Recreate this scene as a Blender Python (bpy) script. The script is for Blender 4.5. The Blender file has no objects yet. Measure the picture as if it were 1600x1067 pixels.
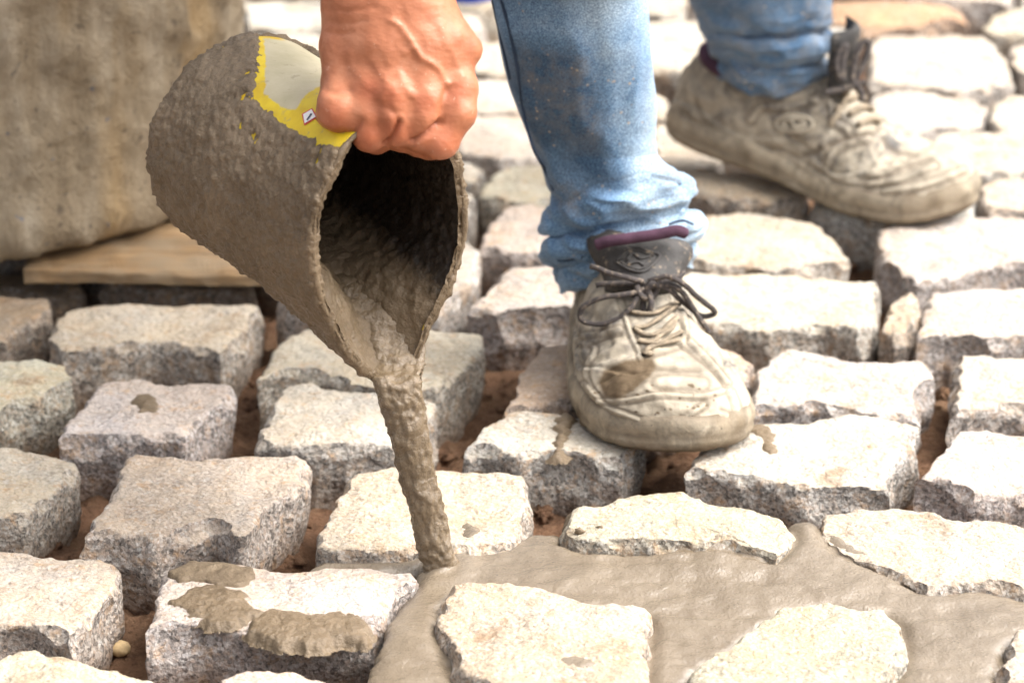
import bpy, bmesh, math, random
import numpy as np
from mathutils import Vector, Matrix
from mathutils.bvhtree import BVHTree

random.seed(7)
SC = bpy.context.scene
COL = SC.collection
R = math.radians

# ------------------------------------------------------------------ camera
CAM_H, PITCH, LENS = 0.924, R(21.0), 120.0
F = 1600.0 * LENS / 36.0
cd = bpy.data.cameras.new('camera')
cam = bpy.data.objects.new('camera', cd)
COL.objects.link(cam)
cam.location = (0, 0, CAM_H)
cam.rotation_euler = (R(90) - PITCH, 0, 0)
cd.lens = LENS
cd.sensor_width = 36.0
cd.clip_start, cd.clip_end = 0.05, 400.0
cd.dof.use_dof = True
cd.dof.focus_distance = 2.04
cd.dof.aperture_fstop = 7.6
cd.dof.aperture_blades = 7
SC.camera = cam

# ------------------------------------------------------------------ light
SUN_EL, SUN_AZ = R(55), R(94)           # azimuth clockwise from +Y : high, to the right
world = bpy.data.worlds.new('World')
SC.world = world
world.use_nodes = True
wn = world.node_tree.nodes
sky = wn.new('ShaderNodeTexSky')
sky.sky_type = 'NISHITA'
sky.sun_disc = False
sky.sun_elevation = SUN_EL
sky.sun_rotation = SUN_AZ
sky.dust_density = 8.0
sky.air_density = 0.8
sky.ozone_density = 0.6
hs = wn.new('ShaderNodeHueSaturation')      # thin cloud: the same sky, greyer
hs.inputs['Saturation'].default_value = 0.30
world.node_tree.links.new(sky.outputs[0], hs.inputs['Color'])
world.node_tree.links.new(hs.outputs[0], wn['Background'].inputs[0])
wn['Background'].inputs[1].default_value = 0.15
sd = bpy.data.lights.new('sun', 'SUN')
sd.energy = 1.15
sd.angle = R(55)
sd.color = (1.0, 0.96, 0.90)
sun = bpy.data.objects.new('sun', sd)
COL.objects.link(sun)
sv = Vector((math.sin(SUN_AZ) * math.cos(SUN_EL), math.cos(SUN_AZ) * math.cos(SUN_EL), math.sin(SUN_EL)))
sun.rotation_euler = sv.to_track_quat('Z', 'Y').to_euler()
sun.location = sv * 12
vs = SC.view_settings
vs.view_transform = 'Standard'
vs.look = 'None'
vs.gamma = 1.0
vs.use_curve_mapping = False
vs.exposure = 1.38

# ------------------------------------------------------------------ helpers
FWD = np.array([0, math.cos(PITCH), -math.sin(PITCH)])
UPV = np.array([0, math.sin(PITCH), math.cos(PITCH)])
RGT = np.array([1.0, 0, 0])
EYE = np.array([0, 0, CAM_H])


def ray(px, py):
    return FWD + RGT * (px - 800) / F - UPV * (py - 533.5) / F


def U(px, py, z):                       # point of a horizontal plane seen at a photo position
    d = ray(px, py)
    return EYE + d * ((z - CAM_H) / d[2])


def C(px, py, dep):                     # point at a distance along the viewing axis
    return EYE + ray(px, py) * dep


def V(px, py, y):                       # point of an upright plane
    d = ray(px, py)
    return EYE + d * (y / d[1])


def proj(P):
    q = P - EYE
    d = q @ FWD
    return np.stack([800 + (q @ RGT) / d * F, 533.5 - (q @ UPV) / d * F], -1)


_rs = np.random.RandomState(3)
_G = _rs.normal(size=(4096, 3))
_G /= np.linalg.norm(_G, axis=1)[:, None]


def perlin(p, seed=0):
    p = np.asarray(p, float)
    i = np.floor(p).astype(np.int64)
    f = p - i
    u = f * f * f * (f * (f * 6 - 15) + 10)
    out = 0
    for dx in (0, 1):
        for dy in (0, 1):
            for dz in (0, 1):
                h = ((i[:, 0] + dx) * 73856093) ^ ((i[:, 1] + dy) * 19349663) ^ ((i[:, 2] + dz) * 83492791) ^ (seed * 2654435)
                h = (h ^ (h >> 13)) * 1274126177
                g = _G[(h >> 7) & 4095]
                d = g[:, 0] * (f[:, 0] - dx) + g[:, 1] * (f[:, 1] - dy) + g[:, 2] * (f[:, 2] - dz)
                w = (u[:, 0] if dx else 1 - u[:, 0]) * (u[:, 1] if dy else 1 - u[:, 1]) * (u[:, 2] if dz else 1 - u[:, 2])
                out = out + w * d
    return out * 1.5


def fbm(p, sc, oc=3, seed=0, gain=0.5):
    p = np.asarray(p, float)
    o, a = 0, 1.0
    for k in range(oc):
        o = o + a * perlin(p * sc + 17.3 * k, seed + k)
        sc *= 2.03
        a *= gain
    return o


def sstep(a, b, x):
    t = np.clip((np.asarray(x, float) - a) / (b - a), 0, 1)
    return t * t * (3 - 2 * t)


def inpoly(P, poly):
    x, y = P[:, 0], P[:, 1]
    poly = np.asarray(poly, float)
    ins = np.zeros(len(P), bool)
    j = len(poly) - 1
    for i in range(len(poly)):
        xi, yi = poly[i]
        xj, yj = poly[j]
        if yi != yj:
            c = ((yi > y) != (yj > y)) & (x < (xj - xi) * (y - yi) / (yj - yi) + xi)
            ins ^= c
        j = i
    return ins


def polydist(P, poly, closed=True):     # distance to the outline
    poly = np.asarray(poly, float)
    P = np.asarray(P, float)
    n = len(poly)
    best = np.full(len(P), 1e9)
    for i in range(n if closed else n - 1):
        a, b = poly[i], poly[(i + 1) % n]
        ab = b - a
        t = np.clip(((P - a) @ ab) / (ab @ ab + 1e-12), 0, 1)
        best = np.minimum(best, np.linalg.norm(P - a - t[:, None] * ab, axis=1))
    return best


def sdpoly(P, poly):                    # positive inside
    return np.where(inpoly(P, poly), 1, -1) * polydist(P, poly)


def mesh_obj(name, verts, faces, mat=None, parent=None, smooth=True):
    verts = np.asarray(verts, float)
    me = bpy.data.meshes.new(name)
    if isinstance(faces, np.ndarray):
        faces = faces.tolist()
    me.from_pydata(verts.tolist(), [], faces)
    me.update()
    if smooth:
        me.polygons.foreach_set('use_smooth', [True] * len(me.polygons))
    o = bpy.data.objects.new(name, me)
    COL.objects.link(o)
    if mat:
        me.materials.append(mat)
    if parent:
        o.parent = parent
    return o


def empty(name, loc=(0, 0, 0), parent=None):
    o = bpy.data.objects.new(name, None)
    o.empty_display_size = 0.05
    COL.objects.link(o)
    o.location = loc
    if parent:
        o.parent = parent
    return o


def thing(o, label=None, cat=None, group=None, kind=None):
    if label: o['label'] = label
    if cat: o['category'] = cat
    if group: o['group'] = group
    if kind: o['kind'] = kind
    return o


def recentre(o):                        # origin to the base of the mesh, vertices made local
    me = o.data
    n = len(me.vertices)
    co = np.empty(n * 3)
    me.vertices.foreach_get('co', co)
    co = co.reshape(-1, 3)
    c = np.array([co[:, 0].mean(), co[:, 1].mean(), co[:, 2].min()])
    me.vertices.foreach_set('co', (co - c).ravel())
    me.update()
    o.location = Vector(c)
    return o


def grid_faces(nr, nc, wrap=True, flip=False, off=0):
    r = np.arange(nr - 1)[:, None]
    c = np.arange(nc if wrap else nc - 1)[None, :]
    c2 = (c + 1) % nc
    a, b, d, e = r * nc + c, r * nc + c2, (r + 1) * nc + c2, (r + 1) * nc + c
    q = np.stack([a, b, d, e], -1).reshape(-1, 4) + off
    return q[:, ::-1] if flip else q


def vnormals(verts, faces):
    v = np.asarray(verts, float)
    f = np.asarray(faces)
    n = np.cross(v[f[:, 2]] - v[f[:, 0]], v[f[:, 3]] - v[f[:, 1]])
    out = np.zeros_like(v)
    for k in range(4):
        np.add.at(out, f[:, k], n)
    return out / (np.linalg.norm(out, axis=1)[:, None] + 1e-12)


def interp_rows(rows, n, smooth=0):
    rows = np.asarray(rows, float)
    t = np.linspace(0, len(rows) - 1, n)
    out = np.stack([np.interp(t, np.arange(len(rows)), rows[:, k]) for k in range(rows.shape[1])], -1)
    for _ in range(smooth):
        p = np.vstack([2 * out[:1] - out[1:2], out, 2 * out[-1:] - out[-2:-1]])
        out = 0.25 * p[:-2] + 0.5 * p[1:-1] + 0.25 * p[2:]
    return out


def catmull(pts, per=8, closed=False):
    p = [np.asarray(q, float) for q in pts]
    n = len(p)
    out = []
    for i in range(n if closed else n - 1):
        if closed:
            a, b, c, d = p[(i - 1) % n], p[i], p[(i + 1) % n], p[(i + 2) % n]
        else:
            b, c = p[i], p[i + 1]
            a = p[i - 1] if i else 2 * b - c
            d = p[i + 2] if i + 2 < n else 2 * c - b
        for k in range(per):
            t = k / per
            out.append(0.5 * (2 * b + (c - a) * t + (2 * a - 5 * b + 4 * c - d) * t * t + (3 * b - a - 3 * c + d) * t ** 3))
    if not closed:
        out.append(p[-1])
    return np.array(out)


def tube_arrays(path, rad, seg=10, flat=1.0, cap=True):
    path = np.asarray(path, float)
    n = len(path)
    rad = np.broadcast_to(np.asarray(rad, float), (n,))
    T = np.gradient(path, axis=0)
    T /= np.linalg.norm(T, axis=1)[:, None] + 1e-12
    up = np.array([0.13, 0.21, 1.0])
    if abs(T[0] @ up) > 1.0: up = np.array([1.0, 0.1, 0.05])
    N = up - T[0] * (T[0] @ up)
    N /= np.linalg.norm(N)
    V_, F_ = [], []
    for i in range(n):
        N = N - T[i] * (T[i] @ N)
        N /= np.linalg.norm(N) + 1e-12
        B = np.cross(T[i], N)
        for s in range(seg):
            a = 2 * math.pi * s / seg
            V_.append(path[i] + rad[i] * (math.cos(a) * B + flat * math.sin(a) * N))
    F_ = grid_faces(n, seg).tolist()
    if cap:
        F_.append(list(range(seg))[::-1])
        F_.append([(n - 1) * seg + k for k in range(seg)])
    return np.array(V_), F_


def join_arrays(lst):
    V_, F_, off = [], [], 0
    for v, f in lst:
        V_.append(np.asarray(v))
        F_ += [[i + off for i in q] for q in (f.tolist() if isinstance(f, np.ndarray) else f)]
        off += len(v)
    return np.vstack(V_), F_


def color_attr(o, name, vals):
    me = o.data
    at = me.attributes.new(name, 'FLOAT', 'POINT')
    at.data.foreach_set('value', np.asarray(vals, dtype=np.float32))


def verts_np(o):
    n = len(o.data.vertices)
    co = np.empty(n * 3)
    o.data.vertices.foreach_get('co', co)
    return co.reshape(-1, 3)


def bvh_of(verts, faces):
    return BVHTree.FromPolygons([tuple(v) for v in verts], [tuple(f) for f in faces])


def hit(bvh, px, py, lift=0.0):
    d = Vector(ray(px, py)).normalized()
    loc, nor, idx, dist = bvh.ray_cast(Vector(EYE), d, 20)
    if loc is None: return None
    if nor.dot(d) > 0: nor = -nor
    return np.array(loc + nor * lift), np.array(nor)


def surface_nets(fn, lo, hi, h):
    lo, hi = np.asarray(lo, float), np.asarray(hi, float)
    n = np.ceil((hi - lo) / h).astype(int) + 1
    ax = [lo[k] + h * np.arange(n[k]) for k in range(3)]
    X, Y, Z = np.meshgrid(*ax, indexing='ij')
    val = fn(np.stack([X, Y, Z], -1).reshape(-1, 3).astype(np.float32)).reshape(n)
    ins = val < 0
    cs = [(i, j, k) for i in (0, 1) for j in (0, 1) for k in (0, 1)]
    sl = lambda c, A: A[c[0]:n[0] - 1 + c[0], c[1]:n[1] - 1 + c[1], c[2]:n[2] - 1 + c[2]]
    cnt = sum(sl(c, ins).astype(np.int8) for c in cs)
    act = (cnt > 0) & (cnt < 8)
    idx = -np.ones(act.shape, int)
    ii = np.argwhere(act)
    idx[act] = np.arange(len(ii))
    acc = np.zeros((len(ii), 3))
    num = np.zeros(len(ii))
    for a in cs:
        for k in range(3):
            if a[k] == 0:
                b = list(a); b[k] = 1
                va = val[ii[:, 0] + a[0], ii[:, 1] + a[1], ii[:, 2] + a[2]]
                vb = val[ii[:, 0] + b[0], ii[:, 1] + b[1], ii[:, 2] + b[2]]
                m = (va < 0) != (vb < 0)
                t = np.where(m, va / (va - vb + 1e-20), 0)
                p = np.tile(np.array(a, float), (len(ii), 1))
                p[:, k] += t
                acc += p * m[:, None]
                num += m
    verts = lo + h * (ii + acc / num[:, None])
    faces = []
    for k in range(3):
        u, w = (k + 1) % 3, (k + 2) % 3
        sh = [slice(None)] * 3
        s0, s1 = list(sh), list(sh)
        s0[k], s1[k] = slice(0, -1), slice(1, None)
        A, B = ins[tuple(s0)], ins[tuple(s1)]
        e = np.argwhere(A != B)
        e = e[(e[:, u] > 0) & (e[:, w] > 0) & (e[:, u] < n[u] - 1) & (e[:, w] < n[w] - 1)]
        if not len(e): continue
        q = []
        for du, dw in ((-1, -1), (0, -1), (0, 0), (-1, 0)):
            c = e.copy()
            c[:, u] += du
            c[:, w] += dw
            q.append(idx[c[:, 0], c[:, 1], c[:, 2]])
        q = np.stack(q, -1)
        fl = ~A[e[:, 0], e[:, 1], e[:, 2]]
        q[fl] = q[fl][:, ::-1]
        faces.append(q)
    faces = np.vstack(faces)
    return verts, faces


def sd_cone(P, a, b, ra, rb):           # round cone, approximate: radius varies along the axis
    a, b = np.asarray(a, np.float32), np.asarray(b, np.float32)
    ab = b - a
    t = np.clip(((P - a) @ ab) / (ab @ ab + 1e-9), 0, 1)
    return np.linalg.norm(P - a - t[:, None] * ab, axis=1) - (ra + (rb - ra) * t)


def smin(a, b, k):
    h = np.clip(0.5 + 0.5 * (b - a) / k, 0, 1)
    return b + (a - b) * h - k * h * (1 - h)


# ------------------------------------------------------------------ materials
class NT:
    def __init__(s, name):
        s.m = bpy.data.materials.new(name)
        s.m.use_nodes = True
        s.t = s.m.node_tree
        s.b = s.t.nodes['Principled BSDF']

    def n(s, typ, ins=None, **kw):
        nd = s.t.nodes.new('ShaderNode' + typ)
        for k, v in kw.items(): setattr(nd, k, v)
        for k, v in (ins or {}).items(): s.set(nd.inputs[k], v)
        return nd

    def set(s, sock, v):
        if isinstance(v, bpy.types.NodeSocket): s.t.links.new(v, sock)
        elif isinstance(v, tuple) and len(v) == 3 and sock.type == 'RGBA': sock.default_value = (*v, 1)
        else: sock.default_value = v

    def pos(s, scale=None):
        g = s.n('NewGeometry').outputs['Position']
        if scale is None: return g
        return s.n('VectorMath', {0: g, 1: scale}, operation='MULTIPLY').outputs[0]

    def noise(s, scale, detail=4, rough=0.55, vec=None, dist=0.0):
        return s.n('TexNoise', {'Vector': vec or s.pos(), 'Scale': scale, 'Detail': detail, 'Roughness': rough, 'Distortion': dist}).outputs[0]

    def vor(s, scale, out='Distance', vec=None, feature='F1'):
        return s.n('TexVoronoi', {'Vector': vec or s.pos(), 'Scale': scale}, feature=feature).outputs[out]

    def ramp(s, fac, stops, interp='LINEAR'):
        r = s.n('ValToRGB', {'Fac': fac})
        r.color_ramp.interpolation = interp
        el = r.color_ramp.elements
        while len(el) < len(stops): el.new(0.5)
        for e, (p, c) in zip(el, stops):
            e.position = p
            e.color = (*c, 1) if isinstance(c, tuple) else (c, c, c, 1)
        return r.outputs[0]

    def mix(s, fac, a, b, mode='MIX'):
        m = s.n('Mix', data_type='RGBA', blend_type=mode)
        s.set(m.inputs[0], fac)
        s.set(m.inputs[6], a)
        s.set(m.inputs[7], b)
        return m.outputs[2]

    def math(s, op, a, b=0.0, clamp=False):
        m = s.n('Math', {0: a, 1: b}, operation=op)
        m.use_clamp = clamp
        return m.outputs[0]

    def attr(s, name):
        return s.n('Attribute', attribute_name=name).outputs['Fac']

    def bump(s, h, strength=0.5, dist=0.002, nrm=None):
        ins = {'Height': h, 'Strength': strength, 'Distance': dist}
        if nrm: ins['Normal'] = nrm
        return s.n('Bump', ins).outputs[0]

    def out(s, col, rough=0.8, normal=None, spec=0.4, **kw):
        s.set(s.b.inputs['Base Color'], col)
        s.set(s.b.inputs['Roughness'], rough)
        s.set(s.b.inputs['Specular IOR Level'], spec)
        if normal: s.set(s.b.inputs['Normal'], normal)
        for k, v in kw.items(): s.set(s.b.inputs[k], v)
        return s.m


def mat_granite():
    s = NT('granite')
    info = s.n('ObjectInfo')
    g = s.n('NewGeometry')
    warp = s.n('VectorMath', {0: g.outputs['Position'], 1: s.n('VectorMath', {0: s.n('TexNoise', {'Vector': g.outputs['Position'], 'Scale': 140.0}).outputs[1], 1: (0.004, 0.004, 0.004)}, operation='MULTIPLY').outputs[0]}, operation='ADD').outputs[0]
    cell = s.n('SeparateColor', {0: s.vor(430, 'Color', warp)}).outputs[0]
    grains = s.ramp(cell, [(0.0, (0.06, 0.056, 0.054)), (0.2, (0.15, 0.14, 0.13)), (0.42, (0.33, 0.30, 0.27)), (0.62, (0.45, 0.36, 0.29)), (0.8, (0.50, 0.47, 0.43)), (1.0, (0.62, 0.59, 0.56))])
    cell2 = s.n('SeparateColor', {0: s.vor(900, 'Color', warp)}).outputs[1]
    grains = s.mix(0.35, grains, s.ramp(cell2, [(0.0, (0.04, 0.04, 0.04)), (0.35, (0.25, 0.22, 0.20)), (1.0, (0.6, 0.55, 0.5))]))
    grains = s.mix(0.55, grains, info.outputs['Color'], 'MULTIPLY')
    # pale worn and dusty skin on the walked-on face
    nz = s.n('SeparateXYZ', {0: g.outputs['Normal']}).outputs[2]
    patch = s.noise(34, 6, 0.6)
    fac = s.math('MULTIPLY', s.ramp(nz, [(0.35, 0.06), (0.85, 1.0)]), s.ramp(patch, [(0.25, 0.30), (0.65, 0.88)]), True)
    dust = s.ramp(s.noise(16, 5, 0.6), [(0.3, (0.55, 0.45, 0.34)), (0.5, (0.61, 0.535, 0.43)), (0.7, (0.63, 0.60, 0.55))])
    dust = s.mix(0.85, dust, info.outputs['Color'], 'MULTIPLY')
    col = s.mix(fac, grains, dust)
    # fine dark mineral flecks that show through everywhere
    fl = s.ramp(s.noise(520, 3, 0.7), [(0.30, 0.55), (0.42, 0.0)])
    col = s.mix(s.math('MULTIPLY', fl, 0.9), col, (0.10, 0.085, 0.07))
    iron = s.ramp(s.noise(85, 5, 0.7), [(0.54, 0.0), (0.70, 0.65)])
    col = s.mix(iron, col, (0.50, 0.31, 0.16))
    pale = s.ramp(s.noise(230, 4, 0.7), [(0.55, 0.0), (0.68, 0.5)])
    col = s.mix(pale, col, (0.64, 0.62, 0.58))
    drk = s.ramp(s.noise(115, 5, 0.75), [(0.27, 0.65), (0.42, 0.0)])
    col = s.mix(drk, col, (0.20, 0.165, 0.13))
    # soil and mortar stains
    st = s.ramp(s.noise(21, 6, 0.62, s.pos((1, 1, 1.6)), 0.6), [(0.60, 0.0), (0.70, 0.7)])
    col = s.mix(st, col, (0.30, 0.20, 0.12))
    # soil rubbed on to the foot of the stone
    z = s.n('SeparateXYZ', {0: g.outputs['Position']}).outputs[2]
    low = s.ramp(s.math('ADD', s.math('MULTIPLY', z, 7.0), s.math('MULTIPLY', s.noise(60, 4), 0.35)), [(0.18, 0.8), (0.48, 0.0)])
    col = s.mix(low, col, (0.22, 0.13, 0.072))
    h = s.math('ADD', s.math('MULTIPLY', s.noise(150, 6, 0.68), 1.0), s.math('MULTIPLY', s.vor(300, 'Distance', warp), 0.35))
    nb = s.bump(h, 0.95, 0.0035)
    nb = s.bump(s.noise(560, 3, 0.75), 0.6, 0.0016, nb)
    return s.out(col, 0.82, nb, 0.3)


def mat_soil():
    s = NT('soil')
    c = s.ramp(s.noise(26, 8, 0.65), [(0.3, (0.115, 0.062, 0.036)), (0.5, (0.25, 0.138, 0.080)), (0.72, (0.38, 0.23, 0.135))])
    c = s.mix(s.ramp(s.noise(240, 4, 0.7), [(0.30, 0.6), (0.48, 0.0)]), c, (0.07, 0.04, 0.024))
    c = s.mix(s.ramp(s.noise(310, 3, 0.6), [(0.66, 0.0), (0.72, 0.6)]), c, (0.42, 0.30, 0.19))
    nb = s.bump(s.noise(150, 8, 0.75), 1.0, 0.009)
    nb = s.bump(s.vor(330), 0.5, 0.002, nb)
    return s.out(c, 0.92, nb, 0.2)


def mat_mortar(name, c0, c1, rough0, rough1, bump=0.6, fine=420, spec=0.5):
    s = NT(name)
    big = s.noise(24, 6, 0.6)
    c = s.mix(s.ramp(big, [(0.3, 0.0), (0.7, 1.0)]), c0, c1)
    c = s.mix(s.ramp(s.noise(700, 2, 0.6), [(0.28, 0.55), (0.40, 0.0)]), c, tuple(x * 0.4 for x in c0))
    c = s.mix(s.ramp(s.noise(560, 2, 0.6), [(0.66, 0.0), (0.74, 0.4)]), c, tuple(min(1, x * 1.9) for x in c1))
    r = s.ramp(s.noise(90, 5, 0.65), [(0.3, rough0), (0.7, rough1)])
    nb = s.bump(s.noise(fine, 5, 0.65), bump, 0.0022)
    nb = s.bump(s.noise(60, 4, 0.55), 0.14, 0.006, nb)
    return s.out(c, r, nb, spec)


def mat_denim():
    s = NT('denim')
    fade_light = s.attr('fade_light')
    wear = s.math('ADD', fade_light, s.math('MULTIPLY', s.math('SUBTRACT', s.noise(30, 6, 0.6), 0.5), 0.7))  # fading and the leg's painted light together, with random wear
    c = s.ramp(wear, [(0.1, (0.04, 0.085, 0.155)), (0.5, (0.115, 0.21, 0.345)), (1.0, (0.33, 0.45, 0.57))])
    grit = s.noise(1100, 2, 0.7)
    c = s.mix(0.75, c, s.ramp(grit, [(0.32, (0.18, 0.2, 0.27)), (0.5, (1, 1, 1)), (0.66, (2.4, 2.2, 1.9))]), 'MULTIPLY')
    mud = s.attr('mud')
    mf = s.math('MULTIPLY', mud, s.ramp(s.noise(60, 7, 0.72), [(0.40, 0.0), (0.66, 0.75)]))
    c = s.mix(mf, c, (0.27, 0.22, 0.15))
    spk = s.ramp(s.vor(170, 'Distance'), [(0.14, 1.0), (0.21, 0.0)])
    spk = s.math('MULTIPLY', spk, s.ramp(s.noise(38, 3), [(0.50, 0.0), (0.62, 0.9)]))
    c = s.mix(spk, c, (0.46, 0.38, 0.28))
    nb = s.bump(s.noise(1300, 2, 0.6), 0.35, 0.0008)
    nb = s.bump(s.noise(70, 4, 0.5), 0.25, 0.004, nb)
    return s.out(c, 0.88, nb, 0.15, **{'Sheen Weight': 0.15})


def mat_shoe(name='shoe_leather', base=(0.43, 0.375, 0.29), dark=(0.07, 0.07, 0.075)):
    s = NT(name)
    mud, wear = s.attr('mud'), s.attr('wear')
    c = s.ramp(s.noise(34, 6, 0.6), [(0.28, tuple(x * 0.62 for x in base)), (0.55, base), (0.75, (0.53, 0.475, 0.38))])
    w = s.math('MULTIPLY', s.ramp(s.math('ADD', s.noise(55, 6, 0.66, None, 1.0), s.math('MULTIPLY', wear, 0.10)), [(0.49, 0.0), (0.66, 1.0)]), wear, True)
    c = s.mix(w, c, dark)
    spk = s.ramp(s.vor(190), [(0.09, 0.9), (0.15, 0.0)])
    spk = s.math('MULTIPLY', spk, s.ramp(s.noise(48, 3), [(0.55, 0.0), (0.64, 1.0)]))
    c = s.mix(spk, c, (0.06, 0.05, 0.045))
    c = s.mix(s.math('MULTIPLY', s.attr('groove'), 0.75, True), c, (0.13, 0.10, 0.07))
    m = s.math('MULTIPLY', mud, s.ramp(s.noise(110, 5, 0.6), [(0.25, 0.7), (0.5, 1.0)]), True)
    c = s.mix(m, c, (0.115, 0.08, 0.046))
    nb = s.bump(s.noise(90, 7, 0.68), 0.35, 0.004)
    nb = s.bump(s.noise(520, 3, 0.6), 0.3, 0.0008, nb)
    return s.out(c, 0.75, nb, 0.3)


def mat_plain(name, c, rough=0.6, var=0.3, sc=60, bump=0.2, bsc=300, spec=0.4, dustc=None, dust=0.0, bd=0.001):
    s = NT(name)
    col = s.ramp(s.noise(sc, 5, 0.6), [(0.3, tuple(x * (1 - var) for x in c)), (0.7, tuple(min(1, x * (1 + var)) for x in c))])
    if dustc:
        col = s.mix(s.ramp(s.noise(sc * 2.2, 6, 0.65), [(0.62 - dust * 0.4, 0.0), (0.74 - dust * 0.2, 0.85)]), col, dustc)
    return s.out(col, rough, s.bump(s.noise(bsc, 4, 0.6), bump, bd), spec)


def mat_skin():
    s = NT('skin')
    c = s.ramp(s.noise(42, 6, 0.6), [(0.3, (0.29, 0.10, 0.047)), (0.52, (0.41, 0.155, 0.077)), (0.75, (0.50, 0.23, 0.132))])
    c = s.mix(s.math('MULTIPLY', s.attr('red'), 0.4), c, (0.42, 0.10, 0.045))
    c = s.mix(s.ramp(s.noise(330, 3, 0.6), [(0.66, 0.0), (0.74, 0.35)]), c, (0.62, 0.43, 0.31))
    c = s.mix(s.math('MULTIPLY', s.attr('crease'), 0.8, True), c, (0.10, 0.035, 0.018))
    cr = s.vor(260, 'Distance', s.pos((1.0, 1.0, 1.7)))
    nb = s.bump(cr, 0.14, 0.001)
    nb = s.bump(s.noise(90, 5, 0.6), 0.16, 0.003, nb)
    return s.out(c, 0.46, nb, 0.4, **{'Subsurface Weight': 0.06, 'Subsurface Radius': (0.008, 0.003, 0.0015), 'Subsurface Scale': 0.6})


def mat_crust():
    s = NT('dried_mortar_crust')
    v = s.pos((1.6, 1.6, 0.2))
    c = s.ramp(s.noise(17, 7, 0.62, v), [(0.28, (0.16, 0.115, 0.07)), (0.5, (0.32, 0.25, 0.165)), (0.72, (0.46, 0.385, 0.285))])
    c = s.mix(s.ramp(s.noise(8, 4, 0.5, v), [(0.52, 0.0), (0.66, 0.65)]), c, (0.36, 0.225, 0.085))
    c = s.mix(s.ramp(s.noise(120, 3, 0.6), [(0.30, 0.6), (0.38, 0.0)]), c, (0.07, 0.055, 0.045))
    c = s.mix(s.ramp(s.noise(60, 3, 0.6), [(0.69, 0.0), (0.73, 0.8)]), c, (0.09, 0.12, 0.19))
    nb = s.bump(s.noise(75, 8, 0.68), 0.9, 0.007)
    nb = s.bump(s.noise(300, 4, 0.6), 0.4, 0.002, nb)
    return s.out(c, 0.85, nb, 0.3)


def mat_wood():
    s = NT('weathered_wood')
    v = s.pos((0.08, 1, 1))
    c = s.ramp(s.noise(95, 6, 0.6, v), [(0.28, (0.13, 0.085, 0.048)), (0.5, (0.27, 0.17, 0.085)), (0.75, (0.42, 0.29, 0.16))])
    c = s.mix(s.ramp(s.noise(22, 6, 0.6), [(0.42, 0.0), (0.58, 0.85)]), c, (0.24, 0.18, 0.115))
    return s.out(c, 0.8, s.bump(s.noise(140, 6, 0.65, v), 0.6, 0.003), 0.25)


def mat_label():
    s = NT('yellow_label')
    cream = s.attr('cream')
    n = s.math('SUBTRACT', s.noise(120, 5, 0.65), 0.5)
    f = s.ramp(s.math('ADD', cream, s.math('MULTIPLY', n, 0.8)), [(0.42, 0.0), (0.58, 1.0)])
    y = s.ramp(s.noise(60, 4), [(0.3, (0.55, 0.36, 0.012)), (0.6, (0.70, 0.52, 0.02))])
    c = s.mix(f, y, s.ramp(s.noise(40, 5), [(0.3, (0.42, 0.37, 0.23)), (0.7, (0.54, 0.48, 0.33))]))
    c = s.mix(s.ramp(s.noise(170, 4, 0.65), [(0.60, 0.0), (0.70, 0.6)]), c, (0.30, 0.24, 0.15))
    return s.out(c, 0.5, s.bump(s.noise(200, 4), 0.2, 0.001), 0.4)


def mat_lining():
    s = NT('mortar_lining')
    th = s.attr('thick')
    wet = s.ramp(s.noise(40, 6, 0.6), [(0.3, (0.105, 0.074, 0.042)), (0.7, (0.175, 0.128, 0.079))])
    c = s.mix(s.ramp(s.math('ADD', th, s.math('MULTIPLY', s.math('SUBTRACT', s.noise(150, 5, 0.65), 0.5), 0.8)), [(0.35, 0.0), (0.75, 1.0)]), (0.022, 0.016, 0.011), wet)  # upper inside near-black: dark residue with the hollow's self-shadow put into its colour
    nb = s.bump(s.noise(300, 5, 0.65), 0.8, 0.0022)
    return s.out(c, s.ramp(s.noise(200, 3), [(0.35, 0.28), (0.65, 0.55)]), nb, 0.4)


M = {}
M['lining'] = mat_lining()
M['granite'] = mat_granite()
M['soil'] = mat_soil()
M['mortar_wet'] = mat_mortar('wet_mortar', (0.165, 0.127, 0.086), (0.235, 0.188, 0.134), 0.06, 0.24, 0.4, 480, 1.0)
M['mortar_coat'] = mat_mortar('mortar_coat', (0.115, 0.080, 0.044), (0.20, 0.145, 0.088), 0.24, 0.5, 0.9, 300, 0.5)
M['mortar_pour'] = mat_mortar('pouring_mortar', (0.115, 0.081, 0.046), (0.19, 0.14, 0.086), 0.16, 0.42, 0.7, 330, 0.6)
M['mortar_set'] = mat_mortar('stiff_mortar', (0.125, 0.09, 0.055), (0.215, 0.16, 0.10), 0.4, 0.75, 1.0, 200, 0.4)
M['denim'] = mat_denim()
M['thread'] = mat_plain('dark_seam_thread', (0.03, 0.05, 0.09), 0.9)
M['shoe'] = mat_shoe()
M['sole'] = mat_shoe('shoe_sole', (0.37, 0.31, 0.225), (0.09, 0.078, 0.062))
M['tongue'] = mat_plain('dark_tongue', (0.045, 0.042, 0.04), 0.7, 0.4, 90, 0.5, 260, 0.35, (0.36, 0.28, 0.19), 0.12)
M['lace'] = mat_plain('shoe_lace', (0.06, 0.052, 0.05), 0.85, 0.3, 150, 0.5, 900, 0.2, (0.30, 0.24, 0.18), 0.22)
M['lace_mud'] = mat_plain('muddy_shoe_lace', (0.26, 0.21, 0.15), 0.85, 0.4, 150, 0.5, 900, 0.2, (0.09, 0.08, 0.07), 0.25)
M['purple'] = mat_plain('purple_lining', (0.075, 0.04, 0.06), 0.9, 0.3, 80, 0.4, 600, 0.1)
M['eyelet'] = mat_plain('eyelet_hole', (0.03, 0.027, 0.025), 0.7)
M['skin'] = mat_skin()
M['crust'] = mat_crust()
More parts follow.
